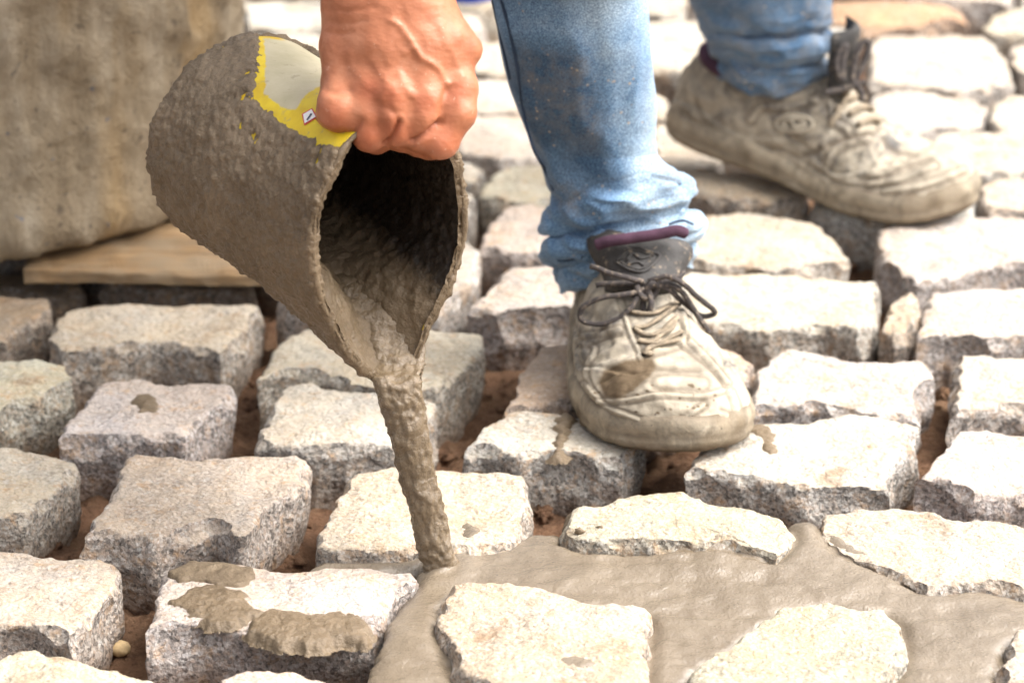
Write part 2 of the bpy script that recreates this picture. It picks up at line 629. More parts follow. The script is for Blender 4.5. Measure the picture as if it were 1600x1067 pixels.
M['wood'] = mat_wood()
M['label'] = mat_label()
M['red_print'] = mat_plain('red_print', (0.55, 0.05, 0.04), 0.5, 0.1)
M['white_print'] = mat_plain('white_print', (0.75, 0.74, 0.72), 0.5, 0.05)
M['black_print'] = mat_plain('black_print', (0.03, 0.03, 0.06), 0.5, 0.1)
M['blue_plastic'] = mat_plain('blue_plastic', (0.012, 0.07, 0.55), 0.4, 0.2)
M['shirt'] = mat_plain('work_shirt', (0.16, 0.17, 0.19), 0.9, 0.25, 30, 0.4, 500, 0.1)
M['hair'] = mat_plain('dark_hair', (0.03, 0.022, 0.017), 0.6, 0.4, 200, 0.8, 500, 0.3)
M['pebble'] = mat_plain('pebble', (0.50, 0.36, 0.19), 0.8, 0.3, 120, 0.5, 300)

# ------------------------------------------------------------------ ground and pavement
ZT = 0.065                              # usual height of the stones' faces above the soil


def build_ground():
    xs = np.concatenate([[-60, -25, -10, -5, -2.5, -1.5], np.arange(-0.85, 0.8501, 0.006), [1.5, 2.5, 5, 10, 25, 60]])
    ys = np.concatenate([[-20, -8, -3, -1, 0.5, 1.2], np.arange(1.62, 3.9, 0.007), [4.3, 5, 7, 12, 25, 60]])
    X, Y = np.meshgrid(xs, ys)
    P = np.stack([X.ravel(), Y.ravel(), np.zeros(X.size)], -1)
    near = sstep(1.4, 0.9, np.abs(P[:, 0])) * sstep(1.0, 1.6, P[:, 1]) * sstep(4.6, 3.8, P[:, 1])
    z = 0.010 * fbm(P, 9, 2, 5) + 0.007 * fbm(P, 38, 3, 9) + 0.0055 * np.abs(fbm(P, 75, 3, 11)) + .002 * fbm(P, 160, 1, 12)
    P[:, 2] = z * near + 0.022 * near - 0.004
    o = mesh_obj('ground', P, grid_faces(len(ys), len(xs), False), M['soil'])
    thing(o, kind='structure')
    return o


ground = build_ground()
pavement = empty('pavement', (0, 2.2, 0))
pavement['kind'] = 'structure'
STONES = []                             # (xy outline, centre) kept for the filler and the stains
STONE_SURF = []


def make_stone(poly, zt=ZT, tilt=(0, 0), tint=(1, 1, 1), hump=0.0, seed=0, res=4.2, world=False, depth=0.085, rough=0.62):
    if world:
        pts = [np.array([p[0], p[1], zt]) for p in poly]
    else:
        pts = [U(p[0], p[1], zt) for p in poly]
    c0 = np.mean(pts, axis=0)
    if not world and tilt != (0, 0):
        pts2 = []
        for p in poly:                  # meet the tilted plane of this stone's face
            d = ray(*p)
            n = np.array([-tilt[0], -tilt[1], 1.0])
            pts2.append(EYE + d * ((c0 - EYE) @ n) / (d @ n))
        pts = pts2
    pts = np.array(pts)
    xy = pts[:, :2]
    seg = np.linalg.norm(np.roll(xy, -1, 0) - xy, axis=1)
    per = seg.sum()
    scale = F / max(1.5, c0[1])
    n = int(np.clip(per * scale / res, 44, 300))
    cum = np.concatenate([[0], np.cumsum(seg)])
    t = np.linspace(0, per, n, endpoint=False)
    xc = np.concatenate([xy, xy[:1]])
    ring = np.stack([np.interp(t, cum, xc[:, 0]), np.interp(t, cum, xc[:, 1])], -1)
    k = max(1, int(0.0018 / (per / n)))
    for _ in range(k):
        ring = 0.25 * np.roll(ring, 1, 0) + 0.5 * ring + 0.25 * np.roll(ring, -1, 0)
    cen = ring.mean(0)
    nb = np.roll(ring, -1, 0) - np.roll(ring, 1, 0)
    area = 0.5 * np.sum(ring[:, 0] * np.roll(ring[:, 1], -1) - np.roll(ring[:, 0], -1) * ring[:, 1])
    nrm = np.stack([nb[:, 1], -nb[:, 0]], -1) / (np.linalg.norm(nb, axis=1)[:, None] + 1e-9) * (1 if area > 0 else -1)
    size = math.sqrt(abs(area))
    step = per / n
    rr3 = np.concatenate([ring, np.full((n, 1), seed * 1.37)], 1)
    chip = np.clip(0.5 + fbm(rr3, 40, 3, seed + 3), 0, 1.3)      # how far each bit of the edge is broken back
    edge = ring + nrm * (0.0017 * fbm(rr3, 90, 3, seed) - .0035 * np.clip(fbm(rr3, 45, 2, seed + 11) - .45, 0, 1))[:, None]
    nin = int(np.clip(size * 0.5 / step * 0.8, 7, 34))
    sin_ = np.linspace(0, 1, nin + 1)[1:] ** 0.85
    rows = []

    def topz(P2):
        q = np.concatenate([P2, np.full((len(P2), 1), seed * 0.71)], 1)
        z = zt + (P2 - c0[:2]) @ np.array(tilt)
        z = z + rough * (0.0042 * fbm(q, 17, 2, seed + 1) + 0.0022 * fbm(q, 62, 3, seed + 2) + 0.0009 * fbm(q, 210, 2, seed + 4))
        return z
    for s in sin_:
        P2 = cen + (edge - cen) * s * 0.985 - 0 * nrm
        z = topz(P2) + hump * (1 - s * s) - (0.0004 + 0.0016 * chip) * s ** 26
        rows.append(np.column_stack([P2, z]))
    ztop = topz(edge) - (0.0012 + 0.0040 * chip)
    nside = int(np.clip(depth / step * 0.8, 7, 34))
    for i, d in enumerate(np.linspace(0, 1, nside + 1)):
        dd = d * depth
        off = 0.0006 + 0.0012 * math.sin(min(1, d * 1.6) * math.pi) - 0.012 * d * d
        P2 = edge + nrm * off
        z = ztop - dd
        q = np.column_stack([P2, z])
        facet = 0.0055 * fbm(q, 26, 2, seed + 7) + 0.0026 * (0.4 - np.abs(fbm(q, 75, 3, seed + 8))) + 0.0010 * fbm(q, 230, 2, seed + 9)
        w = sstep(0.0, 0.10, d) * 0.9 + 0.1
        P2 = P2 + nrm * (facet * w * rough)[:, None]
        rows.append(np.column_stack([P2, z]))
    centre = np.array([[cen[0], cen[1], topz(cen[None])[0] + hump]])
    Vv = np.vstack([centre] + rows)
    rg = np.random.RandomState(seed * 7 + 1)            # conchoidal chips struck off the arris, splits down the faces
    for q_ in range(int(per / 0.011)):
        i_ = rg.randint(n)
        big = rg.rand() < .20
        rs = rg.uniform(.018, .040) if big else rg.uniform(.006, .020)
        dp = rg.uniform(.0010, .0028) if big else rg.uniform(.0008, .0032)
        up_ = rg.uniform(.0, .5) if big else rg.uniform(.3, 1.1)
        dr = np.array([nrm[i_, 0], nrm[i_, 1], up_])
        dr /= np.linalg.norm(dr)
        p_ = np.array([edge[i_, 0], edge[i_, 1], ztop[i_] - (rg.uniform(.004, .02) if big else 0)])
        cc_ = p_ + dr * (rs - dp)
        dv = Vv - cc_
        ln = np.linalg.norm(dv, axis=1)
        m_ = ln < rs
        Vv[m_] = cc_ + dv[m_] * (rs / (ln[m_] + 1e-9))[:, None]
    nr = len(rows)
    fc = grid_faces(nr, n, True, flip=(area > 0), off=1).tolist()
    for i in range(n):
        j = (i + 1) % n
        fc.append([0, 1 + j, 1 + i] if area < 0 else [0, 1 + i, 1 + j])
    for lo_, hi_ in ((0, nr * n - n), (nr * n - n, len(fc))):      # every face looks outward
        q = fc[lo_]
        nz = np.cross(Vv[q[1]] - Vv[q[0]], Vv[q[2]] - Vv[q[0]])[2]
        if nz < 0:
            for k_ in range(lo_, hi_): fc[k_] = fc[k_][::-1]
    o = mesh_obj('cobblestone', Vv, fc, M['granite'], None)
    o.color = (*tint, 1)
    o.data.set_sharp_from_angle(angle=R(36))
    STONE_SURF.append((Vv, fc))
    STONES.append(ring)
    recentre(o)
    o.location = Vector(o.location) - Vector(pavement.location)
    o.parent = pavement
    return o


def L(x, y):  # lower-left quarter of the photo traced at twice its size
    return (x / 2, 534 + y / 2)


def q3(*p): return [(x / 2, 534 + y / 2) for x, y in p]
def q4(*p): return [(800 + x / 2, 534 + y / 2) for x, y in p]
def q2(*p): return [(800 + x / 2, y / 2) for x, y in p]
def q1(*p): return [(x / 2, y / 2) for x, y in p]


CREAM, WHITE, GREY, PINK, TAN, BROWN, YEL = (1, .95, .88), (1.0, 0.99, 0.975), (.93, .94, .96), (1, .90, .82), (.90, .79, .65), (.50, .37, .26), (1, .93, .80)
stones = [
    # bottom rows
    (q3((-60, 1240), (420, 1240), (560, 1130), (520, 1072), (450, 1044), (330, 1015), (220, 985), (120, 955), (50, 965), (-60, 1000)), CREAM, {}),
    (q3((560, 1240), (1100, 1240), (1180, 1090), (1150, 1068), (1020, 1050), (920, 1030), (840, 1015), (760, 1020), (700, 1045), (655, 1072), (610, 1130)), CREAM, {}),
    (q3((-90, 880), (0, 880), (100, 888), (230, 930), (290, 860), (340, 790), (378, 740), (375, 690), (280, 670), (120, 660), (0, 652), (-90, 660)), CREAM, {}),
    (q3((455, 900), (540, 888), (640, 882), (780, 893), (900, 888), (1050, 880), (1150, 870), (1205, 830), (1260, 775), (1302, 730), (1300, 712), (1200, 705), (1000, 695), (900, 705), (800, 690), (700, 682), (540, 695), (505, 715), (490, 830)), GREY, {}),
    ([(690, 985), (685, 965), (690, 930), (715, 908), (760, 905), (830, 915), (890, 930), (930, 940), (985, 940), (1012, 945), (1018, 960), (1015, 1000), (1010, 1067), (1005, 1110), (800, 1110), (745, 1060), (705, 1030)], (.86, .78, .67), {'zt': 0.07}),
    ([(1075, 1050), (1090, 1030), (1130, 1010), (1160, 990), (1185, 970), (1230, 945), (1280, 938), (1340, 945), (1385, 950), (1412, 970), (1415, 1000), (1400, 1040), (1380, 1067), (1360, 1120), (1100, 1120)], (.86, .80, .70), {'zt': 0.069}),
    ([(1562, 1035), (1575, 1000), (1590, 985), (1640, 975), (1700, 1000), (1690, 1080), (1600, 1085), (1570, 1060)], CREAM, {'zt': 0.069}),
    # second row
    (q3((-80, 540), (0, 540), (70, 540), (150, 480), (235, 400), (230, 370), (160, 345), (60, 325), (-20, 318), (-80, 330)), CREAM, {}),
    (q3((250, 600), (330, 590), (380, 588), (480, 605), (560, 580), (680, 560), (740, 600), (770, 600), (830, 520), (955, 430), (963, 375), (930, 345), (860, 335), (800, 345), (700, 355), (600, 365), (540, 350), (430, 345), (390, 370), (330, 490)), PINK, {'zt': 0.07, 'seed': 612}),
    (q3((990, 635), (1100, 650), (1230, 645), (1310, 640), (1500, 640), (1580, 630), (1640, 570), (1655, 490), (1640, 410), (1540, 395), (1400, 390), (1250, 385), (1120, 390), (1080, 430), (1030, 530), (995, 600)), YEL, {}),
    ([(878, 826), (900, 836), (940, 842), (990, 846), (1040, 848), (1130, 850), (1210, 866), (1240, 845), (1243, 828), (1220, 805), (1180, 798), (1110, 785), (1060, 764), (980, 770), (940, 785), (905, 790), (890, 805)], (.89, .82, .69), {'hump': 0.005, 'zt': 0.072}),
    ([(1283, 835), (1310, 860), (1370, 880), (1450, 915), (1530, 905), (1600, 918), (1660, 908), (1690, 850), (1620, 822), (1560, 815), (1480, 810), (1450, 797), (1380, 792), (1330, 795), (1290, 800)], (.90, .85, .76), {'zt': 0.069}),
    # third row
    (q3((-60, 215), (0, 207), (50, 190), (100, 168), (150, 150), (228, 120), (215, 75), (140, 62), (40, 58), (-60, 60)), CREAM, {}),
    (q3((185, 292), (330, 284), (450, 292), (570, 292), (640, 240), (725, 175), (728, 125), (600, 125), (500, 128), (430, 108), (330, 130), (290, 155), (240, 215)), GREY, {}),
    (q3((800, 305), (960, 320), (1100, 318), (1220, 315), (1335, 312), (1365, 190), (1250, 155), (1080, 150), (960, 128), (880, 135), (840, 210)), WHITE, {}),
    ([(726, 698), (760, 700), (800, 712), (870, 706), (920, 716), (970, 718), (1000, 690), (1012, 655), (950, 650), (905, 648), (840, 640), (790, 645), (750, 670)], GREY, {}),
    ([(1068, 735), (1130, 738), (1200, 750), (1250, 760), (1320, 762), (1388, 757), (1400, 720), (1425, 690), (1435, 662), (1390, 652), (1330, 647), (1260, 655), (1180, 660), (1120, 668), (1095, 700)], WHITE, {'zt': 0.066}),
    (q4((1262, 440), (1340, 430), (1440, 470), (1560, 470), (1720, 480), (1730, 285), (1600, 285), (1540, 275), (1440, 268), (1380, 275), (1370, 300), (1310, 370)), WHITE, {}),
    # fourth row
    ([(402, 590), (440, 578), (480, 575), (530, 590), (600, 610), (660, 612), (690, 600), (722, 575), (752, 548), (750, 522), (690, 515), (600, 505), (470, 515), (430, 540)], CREAM, {}),
    ([(790, 640), (850, 630), (930, 624), (1050, 622), (1130, 612), (1165, 592), (1176, 565), (1150, 543), (1100, 532), (1000, 528), (890, 535), (840, 537), (805, 590)], TAN, {}),
    (q4((745, 198), (850, 192), (950, 190), (1050, 212), (1140, 228), (1270, 208), (1280, 130), (1318, 122), (1318, 105), (1280, 60), (1160, 60), (1060, 55), (950, 25), (850, 22), (790, 45), (755, 120)), WHITE, {}),
    (q4((1380, 225), (1450, 210), (1520, 200), (1600, 195), (1730, 200), (1730, 50), (1600, 45), (1480, 40), (1390, 45), (1382, 120)), CREAM, {}),
    # fifth row
    ([(72, 525), (100, 548), (170, 542), (250, 532), (330, 547), (345, 552), (367, 538), (408, 490), (405, 478), (300, 475), (200, 470), (120, 475), (90, 490)], YEL, {}),
    ([(733, 480), (790, 489), (840, 484), (885, 482), (930, 482), (942, 425), (870, 408), (800, 415), (760, 450)], GREY, {}),
    ([(1085, 502), (1150, 505), (1200, 513), (1290, 507), (1350, 517), (1366, 500), (1370, 440), (1300, 432), (1200, 430), (1130, 427), (1080, 425), (1050, 432), (1040, 490)], WHITE, {}),
    ([(1378, 515), (1398, 528), (1425, 525), (1440, 470), (1425, 455), (1390, 468)], TAN, {}),
    ([(1433, 530), (1480, 522), (1530, 532), (1600, 527), (1700, 522), (1700, 452), (1600, 447), (1530, 450), (1455, 452), (1443, 480)], WHITE, {}),
    # under and behind the tub
    ([(-60, 535), (0, 522), (50, 505), (80, 488), (75, 466), (0, 460), (-60, 462)], BROWN, {'zt': 0.06}),
    ([(-20, 445), (60, 462), (90, 470), (130, 452), (125, 440), (60, 425), (-20, 425)], BROWN, {'zt': 0.05}),
    ([(157, 443), (270, 452), (398, 456), (400, 440), (300, 433), (170, 432)], BROWN, {'zt': 0.055}),
    # sixth row
    ([(1373, 400), (1430, 442), (1490, 432), (1540, 417), (1600, 412), (1700, 412), (1700, 342), (1600, 338), (1500, 335), (1400, 345), (1370, 360)], WHITE, {}),
    (q2((540, 800), (640, 830), (760, 838), (880, 835), (1000, 815), (1050, 803), (1020, 750), (950, 700), (860, 670), (740, 665), (590, 675), (560, 720)), CREAM, {}),
    ([(600, 475), (690, 483), (735, 445), (748, 390), (722, 368), (600, 372)], WHITE, {}),
    ([(750, 387), (800, 397), (880, 392), (892, 332), (832, 318), (785, 325), (762, 350)], CREAM, {}),
    # seventh row
    (q2((500, 562), (560, 600), (650, 620), (800, 625), (925, 615), (915, 590), (850, 560), (720, 540), (640, 545), (540, 535)), TAN, {'hump': 0.004}),
    (q2((945, 640), (1000, 665), (1150, 690), (1400, 680), (1452, 655), (1440, 595), (1300, 560), (1000, 570), (950, 600)), GREY, {}),
    (q2((1465, 630), (1500, 662), (1600, 665), (1760, 660), (1760, 560), (1600, 552), (1520, 557), (1467, 582)), CREAM, {}),
    ([(747, 305), (800, 320), (870, 312), (882, 265), (800, 256), (762, 275)], CREAM, {}),
    ([(690, 290), (740, 287), (757, 270), (740, 253), (690, 250)], WHITE, {'hump': 0.004}),
    (q2((1290, 445), (1380, 525), (1460, 543), (1560, 548), (1700, 542), (1720, 425), (1550, 415), (1450, 410), (1340, 415)), CREAM, {}),
    # further back
    ([(712, 237), (780, 252), (838, 247), (852, 182), (780, 178), (715, 182)], WHITE, {}),
    (q2((-130, 345), (0, 350), (90, 345), (95, 258), (0, 245), (-130, 250)), WHITE, {}),
    (q2((-130, 215), (0, 235), (80, 232), (70, 135), (0, 130), (-130, 130)), CREAM, {}),
    (q2((430, 365), (480, 385), (505, 355), (480, 305), (440, 290), (400, 300)), CREAM, {'hump': .003}),
    (q2((440, 505), (500, 525), (640, 525), (660, 500), (560, 440), (470, 385), (430, 400)), WHITE, {}),
    (q2((1112, 382), (1240, 412), (1330, 402), (1460, 397), (1487, 345), (1470, 315), (1400, 300), (1300, 285), (1180, 280), (1120, 300)), WHITE, {}),
    (q2((1490, 378), (1530, 400), (1600, 430), (1740, 430), (1740, 298), (1650, 293), (1540, 300), (1500, 320)), CREAM, {}),
    (q2((1118, 255), (1240, 268), (1400, 283), (1540, 263), (1565, 240), (1540, 180), (1480, 120), (1380, 105), (1200, 108), (1130, 120), (1115, 180)), WHITE, {}),
    (q2((960, 165), (1060, 150), (1080, 120), (1050, 95), (990, 90), (940, 100)), WHITE, {'hump': .003}),
    (q2((1555, 205), (1600, 240), (1740, 260), (1740, 135), (1600, 130), (1556, 150)), PINK, {}),
    (q2((1475, 80), (1500, 102), (1600, 108), (1740, 95), (1740, 20), (1660, 18), (1560, 25), (1500, 45)), YEL, {}),
    (q2((985, 75), (1090, 92), (1200, 85), (1320, 72), (1425, 72), (1400, 30), (1300, 5), (1100, 5), (985, 12)), (.85, .52, .26), {'hump': .006, 'zt': .06}),
    (q2((410, 215), (520, 228), (640, 228), (650, 150), (610, 62), (500, 58), (410, 62), (390, 150)), WHITE, {}),
    (q2((395, 48), (450, 52), (530, 35), (550, 0), (520, -40), (400, -40)), WHITE, {}),
    ([(388, 45), (450, 49), (512, 42), (520, 8), (430, 0), (380, 5)], WHITE, {}),
    ([(385, 92), (460, 98), (530, 95), (530, 58), (450, 52), (380, 54)], WHITE, {}),
    ([(700, 55), (745, 62), (757, 40), (745, 22), (700, 20)], GREY, {'hump': .003}),
    (q2((1230, -4), (1400, 2), (1560, 12), (1570, -40), (1400, -60), (1230, -60)), WHITE, {}),
    (q2((1580, 5), (1740, 5), (1740, -60), (1600, -60)), WHITE, {}),
    (q2((560, -10), (740, -5), (960, -5), (960, -80), (560, -80)), WHITE, {}),
]
for i, (poly, tint, kw) in enumerate(stones):
    kw = dict(kw)
    kw.setdefault('zt', ZT + random.uniform(-0.002, 0.002))
    t = tuple(min(1.0, c * random.uniform(0.94, 1.04)) for c in tint)
    kw.setdefault('seed', i + 1)
    make_stone(poly, tint=t, **kw)
n_traced = len(stones)

# the pavement goes on past the frame
fill = random.Random(4)
ux, uy = np.array([math.cos(R(-9)), math.sin(R(-9))]), np.array([math.sin(R(9)), math.cos(R(9))])
RC = np.array([r.mean(0) for r in STONES])
RR = np.array([np.linalg.norm(r - r.mean(0), axis=1).max() for r in STONES])
n_tr = len(STONES)
protos = []
for k in range(10):
    w, h = fill.uniform(0.046, 0.06), fill.uniform(0.040, 0.050)
    poly = []
    for q in range(12):
        a = 2 * math.pi * q / 12
        ca, sa = math.cos(a), math.sin(a)
        e = (abs(ca) ** 4.5 + abs(sa) ** 4.5) ** (-1 / 4.5)
        poly.append((ca * e * w * fill.uniform(.94, 1.05), 2.6 + sa * e * h * fill.uniform(.94, 1.05)))
    o = make_stone(poly, ZT, seed=300 + k, world=True, res=7)
    protos.append((np.array(poly) - np.array([0, 2.6]), o))
STONES = STONES[:n_tr]
used = set()
for i in range(-10, 11):
    for j in range(-4, 19):
        c = np.array([0.0, 1.72]) + ux * (i * 0.133 + (j % 2) * 0.06) + uy * j * 0.114
        if c[1] > 3.9 or c[1] < 1.40: continue
        ok = False
        for sc_ in (1.0, .8, .62):
          for dx_, dy_ in ((0, 0), (.02, 0), (-.02, 0), (0, .02), (0, -.02)):
            if ok: continue
            c1 = c + ux * dx_ + uy * dy_
            k = fill.randrange(len(protos))
            rot = R(-9) + (math.pi if fill.random() < .5 else 0) + fill.uniform(-.08, .08)
            cr_, sr_ = math.cos(rot), math.sin(rot)
            poly = protos[k][0] * sc_ @ np.array([[cr_, sr_], [-sr_, cr_]]) + c1
            near = np.where(np.linalg.norm(RC - c1, axis=1) < RR + 0.085)[0]
            grown = (poly - c1) * 1.07 + c1
            if any(inpoly(grown, STONES[q]).any() or inpoly(STONES[q], grown).any() for q in near): continue
            if any(np.linalg.norm(p_.mean(0) - c1) < .14 and (inpoly(grown, p_).any() or inpoly(p_, grown).any()) for p_ in STONES[n_tr:]): continue
            ok, scf = True, sc_
            break
        if not ok: continue
        pc = proj(np.array([[c1[0], c1[1], ZT]]))[0]
        if pc[0] > 450 and 840 < pc[1] < 1110 and pc[0] < 1720: continue
        c = c1
        if k in used:
            o = protos[k][1].copy()
            COL.objects.link(o)
        else:
            o = protos[k][1]
            used.add(k)
        o.location = Vector((c[0], c[1] - 2.2, o.location.z + fill.uniform(-.003, .003)))
        o.rotation_euler.z = rot
        o.scale = (scf, scf, 1)
        g = fill.uniform(.85, 1)
        o.color = (g, g * fill.uniform(.9, .98), g * fill.uniform(.8, .95), 1)
        STONES.append(poly)
for k, (p_, o) in enumerate(protos):
    if k not in used: bpy.data.objects.remove(o)
print('stones', len(STONES))


# ------------------------------------------------------------------ mortar on the ground
def mound(name, polypx, z0, height, mat, edge=0.012, res=0.0025, amp=0.002, sc=60, seed=0, extra=None, drop=0.03, parent=None, jag=.0022):
    poly = np.array([U(x, y, z0)[:2] for x, y in polypx])
    lo, hi = poly.min(0) - 0.006, poly.max(0) + 0.006
    xs, ys = np.arange(lo[0], hi[0], res), np.arange(lo[1], hi[1], res)
    X, Y = np.meshgrid(xs, ys)
    P = np.stack([X.ravel(), Y.ravel()], -1)
    P3 = np.column_stack([P, np.full(len(P), seed * 0.3)])
    sd = sdpoly(P, poly) + jag * fbm(P3, 70, 4, seed + 2, .6)
    t = np.clip(sd / edge, 0, 1)
    prof = np.sqrt(np.clip(1 - (1 - t) ** 2, 0, 1))
    z = z0 + height * prof - drop * (1 - sstep(-0.0045, 0.0004, sd))
    z = z + amp * fbm(P3, sc, 3, seed) * sstep(0, edge, sd) + 0.3 * amp * fbm(P3, sc * 4, 2, seed + 5) * sstep(0, edge * .5, sd)
    if extra is not None: z = z + extra(P)
    keep = sd > -0.0055
    f = grid_faces(len(ys), len(xs), False)
    f = f[keep[f].all(1)]
    used = np.unique(f)
    mp = -np.ones(len(P), int)
    mp[used] = np.arange(len(used))
    return mesh_obj(name, np.column_stack([P, z])[used], mp[f], mat, parent)


pud = [(470, 905), (497, 884), (560, 880), (640, 884), (690, 872), (730, 866), (770, 858), (800, 851), (850, 852), (920, 855), (990, 862), (1030, 848), (1070, 842), (1120, 842), (1160, 852), (1192, 868), (1225, 850), (1262, 836), (1292, 850),
       (1310, 864), (1365, 886), (1420, 908), (1500, 914), (1600, 922), (1680, 930), (1700, 1000), (1670, 1090), (1560, 1120), (1350, 1130), (1100, 1118), (850, 1130), (650, 1120), (570, 1090), (575, 1060), (592, 1035), (604, 985), (630, 940), (655, 905), (600, 915), (520, 912)]
bumps = [(1110, 858, .009, .03), (1262, 850, .007, .022), (700, 890, .004, .014), (640, 1000, .004, .03), (880, 875, .004, .05), (1180, 900, .004, .05), (1480, 960, .005, .05), (905, 1058, .012, .016), (1330, 900, .004, .03)]
bw = [(U(x, y, .06)[:2], h, s) for x, y, h, s in bumps]


def pud_extra(P):
    z = 0
    for c, h, s in bw:
        z = z + h * np.exp(-((P - c) ** 2).sum(1) / (2 * s * s))
    P3 = np.column_stack([P, np.zeros(len(P))])
    flow = fbm(P3 * np.array([1, 2.2, 1]), 16, 2, 77)
    z = z + 0.0007 * np.sin(flow * 5) * sstep(.15, .5, fbm(P3, 7, 1, 5) + .35)
    c0 = U(690, 893, .06)[:2]                  # rings pushed out where the stream lands
    d = np.linalg.norm(P - c0, axis=1)
    z = z + 0.0022 * np.cos(d * 330) * np.exp(-d / 0.014)
    for ring in STONES[:n_traced]:             # the slurry sinks a little where it meets a stone
        near = np.linalg.norm(P - ring.mean(0), axis=1) < .16
        if near.any():
            dd = polydist(P[near], ring[::3])
            z[near] -= 0.0040 * np.exp(-(dd / .0045) ** 2)
    return z


mp_ = mound('mortar_puddle', pud, 0.0525, 0.0075, M['mortar_wet'], 0.016, 0.0022, 0.0011, 60, 3, pud_extra, 0.05)
thing(mp_, 'wet grey brown mortar spreading round the pale stones at bottom right', 'mortar')
clod1 = mound('mortar_clod', q3((535, 815), (600, 770), (690, 760), (760, 790), (800, 850), (760, 870), (660, 880), (600, 860)), 0.0658, 0.0028, M['mortar_coat'], 0.014, 0.0012, 0.0018, 130, 8, None, .004, None, .0055)
thing(clod1, 'flat round clod of stiff mortar in the middle of the front stone', 'mortar clod')
clod2 = mound('mortar_clod', q3((785, 905), (800, 870), (850, 832), (960, 850), (1060, 845), (1140, 870), (1150, 905), (1130, 930), (1040, 925), (960, 945), (880, 935), (820, 915)), 0.0658, 0.0026, M['mortar_coat'], 0.018, 0.0011, 0.0016, 130, 12, None, 0.006, None, .004)
thing(clod2, 'long clod of mortar hanging over the front edge of the nearest middle stone', 'mortar clod')
smear = mound('mortar_smear', q3((520, 720), (600, 685), (700, 690), (790, 705), (800, 735), (740, 770), (640, 745), (560, 745)), 0.0655, 0.0018, M['mortar_set'], 0.012, 0.0014, 0.0018, 120, 15)
thing(smear, 'thin brown smear of mortar along the back edge of the middle front stone', 'mortar smear')
clod4 = mound('mortar_clod', q3((1420, 640), (1430, 600), (1470, 590), (1520, 610), (1530, 655), (1470, 690), (1420, 680)), 0.056, 0.010, M['mortar_wet'], 0.014, 0.0012, 0.0015, 80, 18)
thing(clod4, 'lump of mortar against the stone just right of the falling stream', 'mortar clod')
clod5 = mound('mortar_clod', [(880, 835), (884, 818), (900, 808), (935, 816), (985, 842), (985, 855), (930, 856), (890, 852)], 0.060, 0.010, M['mortar_set'], 0.012, 0.0013, 0.003, 90, 21)
thing(clod5, 'rough mortar clod at the left foot of the low stone in the puddle', 'mortar clod')

for q, lab, hh in (
        ([(868, 655), (882, 648), (900, 655), (893, 672), (880, 684), (884, 700), (876, 716), (864, 712), (866, 694), (872, 676)], 'crooked dribble of mortar down the pale stone left of the front shoe', .003),
        ([(1165, 672), (1190, 664), (1206, 674), (1212, 700), (1206, 712), (1196, 700), (1188, 684)], 'thin brown mud streak on the white stone right of the toe', .0016),
        ([(1368, 858), (1390, 842), (1430, 836), (1450, 850), (1440, 868), (1410, 878), (1380, 872)], 'sandy brown patch of dried mud on the far right stone by the mortar', .0012),
        ([(210, 625), (232, 614), (246, 622), (240, 640), (220, 642)], 'small dry mud spot on the grey stone at left', .0012)):
    sm_ = mound('mortar_smear', q, ZT + .001, hh, M['mortar_set'], 0.008, 0.0012, 0.0012, 120, len(lab), None, .004, None, .004)
    thing(sm_, lab, 'mortar smear')
cl_ = []
for x, y, r_ in ((1000, 802, .0028), (962, 796, .002), (1028, 800, .0022), (1022, 810, .0018), (985, 790, .0014), (940, 826, .003), (905, 829, .0026)):
    cl_.append((U(x, y, ZT + .008), r_))


def blob(pts, seed=0, amp=.25):
    V_, F_ = [], []
    for k, (c, r) in enumerate(pts):
        bm = bmesh.new()
        bmesh.ops.create_icosphere(bm, subdivisions=1 if r < .0022 else (2 if r < .0045 else 3), radius=1)
        v = np.array([x.co[:] for x in bm.verts])
        f = [[x.index for x in q.verts] for q in bm.faces]
        bm.free()
        d = 1 + amp * fbm(v + k * 3.1, 1.9, 4, seed, .65)
        sq = np.array([random.uniform(.8, 1.25), random.uniform(.8, 1.2), random.uniform(.6, .95)])
        V_.append(v * d[:, None] * r * sq + c)
        F_.append(f)
    return join_arrays(list(zip(V_, F_)))


rc = random.Random(12)
crumbs = []
RC = np.array([r.mean(0) for r in STONES])
while len(crumbs) < 1900:
    x, y = rc.uniform(-.55, .55), rc.uniform(1.7, 3.1)
    p = np.array([[x, y]])
    if any(inpoly(p, STONES[k])[0] for k in np.where(np.linalg.norm(RC - p[0], axis=1) < .14)[0]): continue
    r = rc.choice([.0012, .0015, .0015, .0018, .0018, .0022, .0025, .003, .004, .0055])
    z = 0.010 * fbm([[x, y, 0]], 9, 2, 5)[0] + 0.007 * fbm([[x, y, 0]], 38, 3, 9)[0]
    crumbs.append((np.array([x, y, z + .018 + r * .5]), r))
v, f = blob(crumbs, 4, .75)
cr = mesh_obj('soil_crumbs', v, f, M['soil'])
thing(cr, 'crumbs of brown soil lying in the open joints between stones', 'soil', kind='stuff')
v, f = blob(cl_, 31, .7)
cx_ = mesh_obj('mortar_crumbs', v, f, M['mortar_set'])
thing(cx_, 'dark mortar crumbs scattered on the low stone in the puddle', 'mortar', kind='stuff')
pv, pf = blob([(U(188, 1013, .026), .006)], 9, .12)
pb = mesh_obj('pebble', pv, pf, M['pebble'])
thing(pb, 'small yellowish pebble in the soil joint at lower left', 'pebble')
recentre(pb)

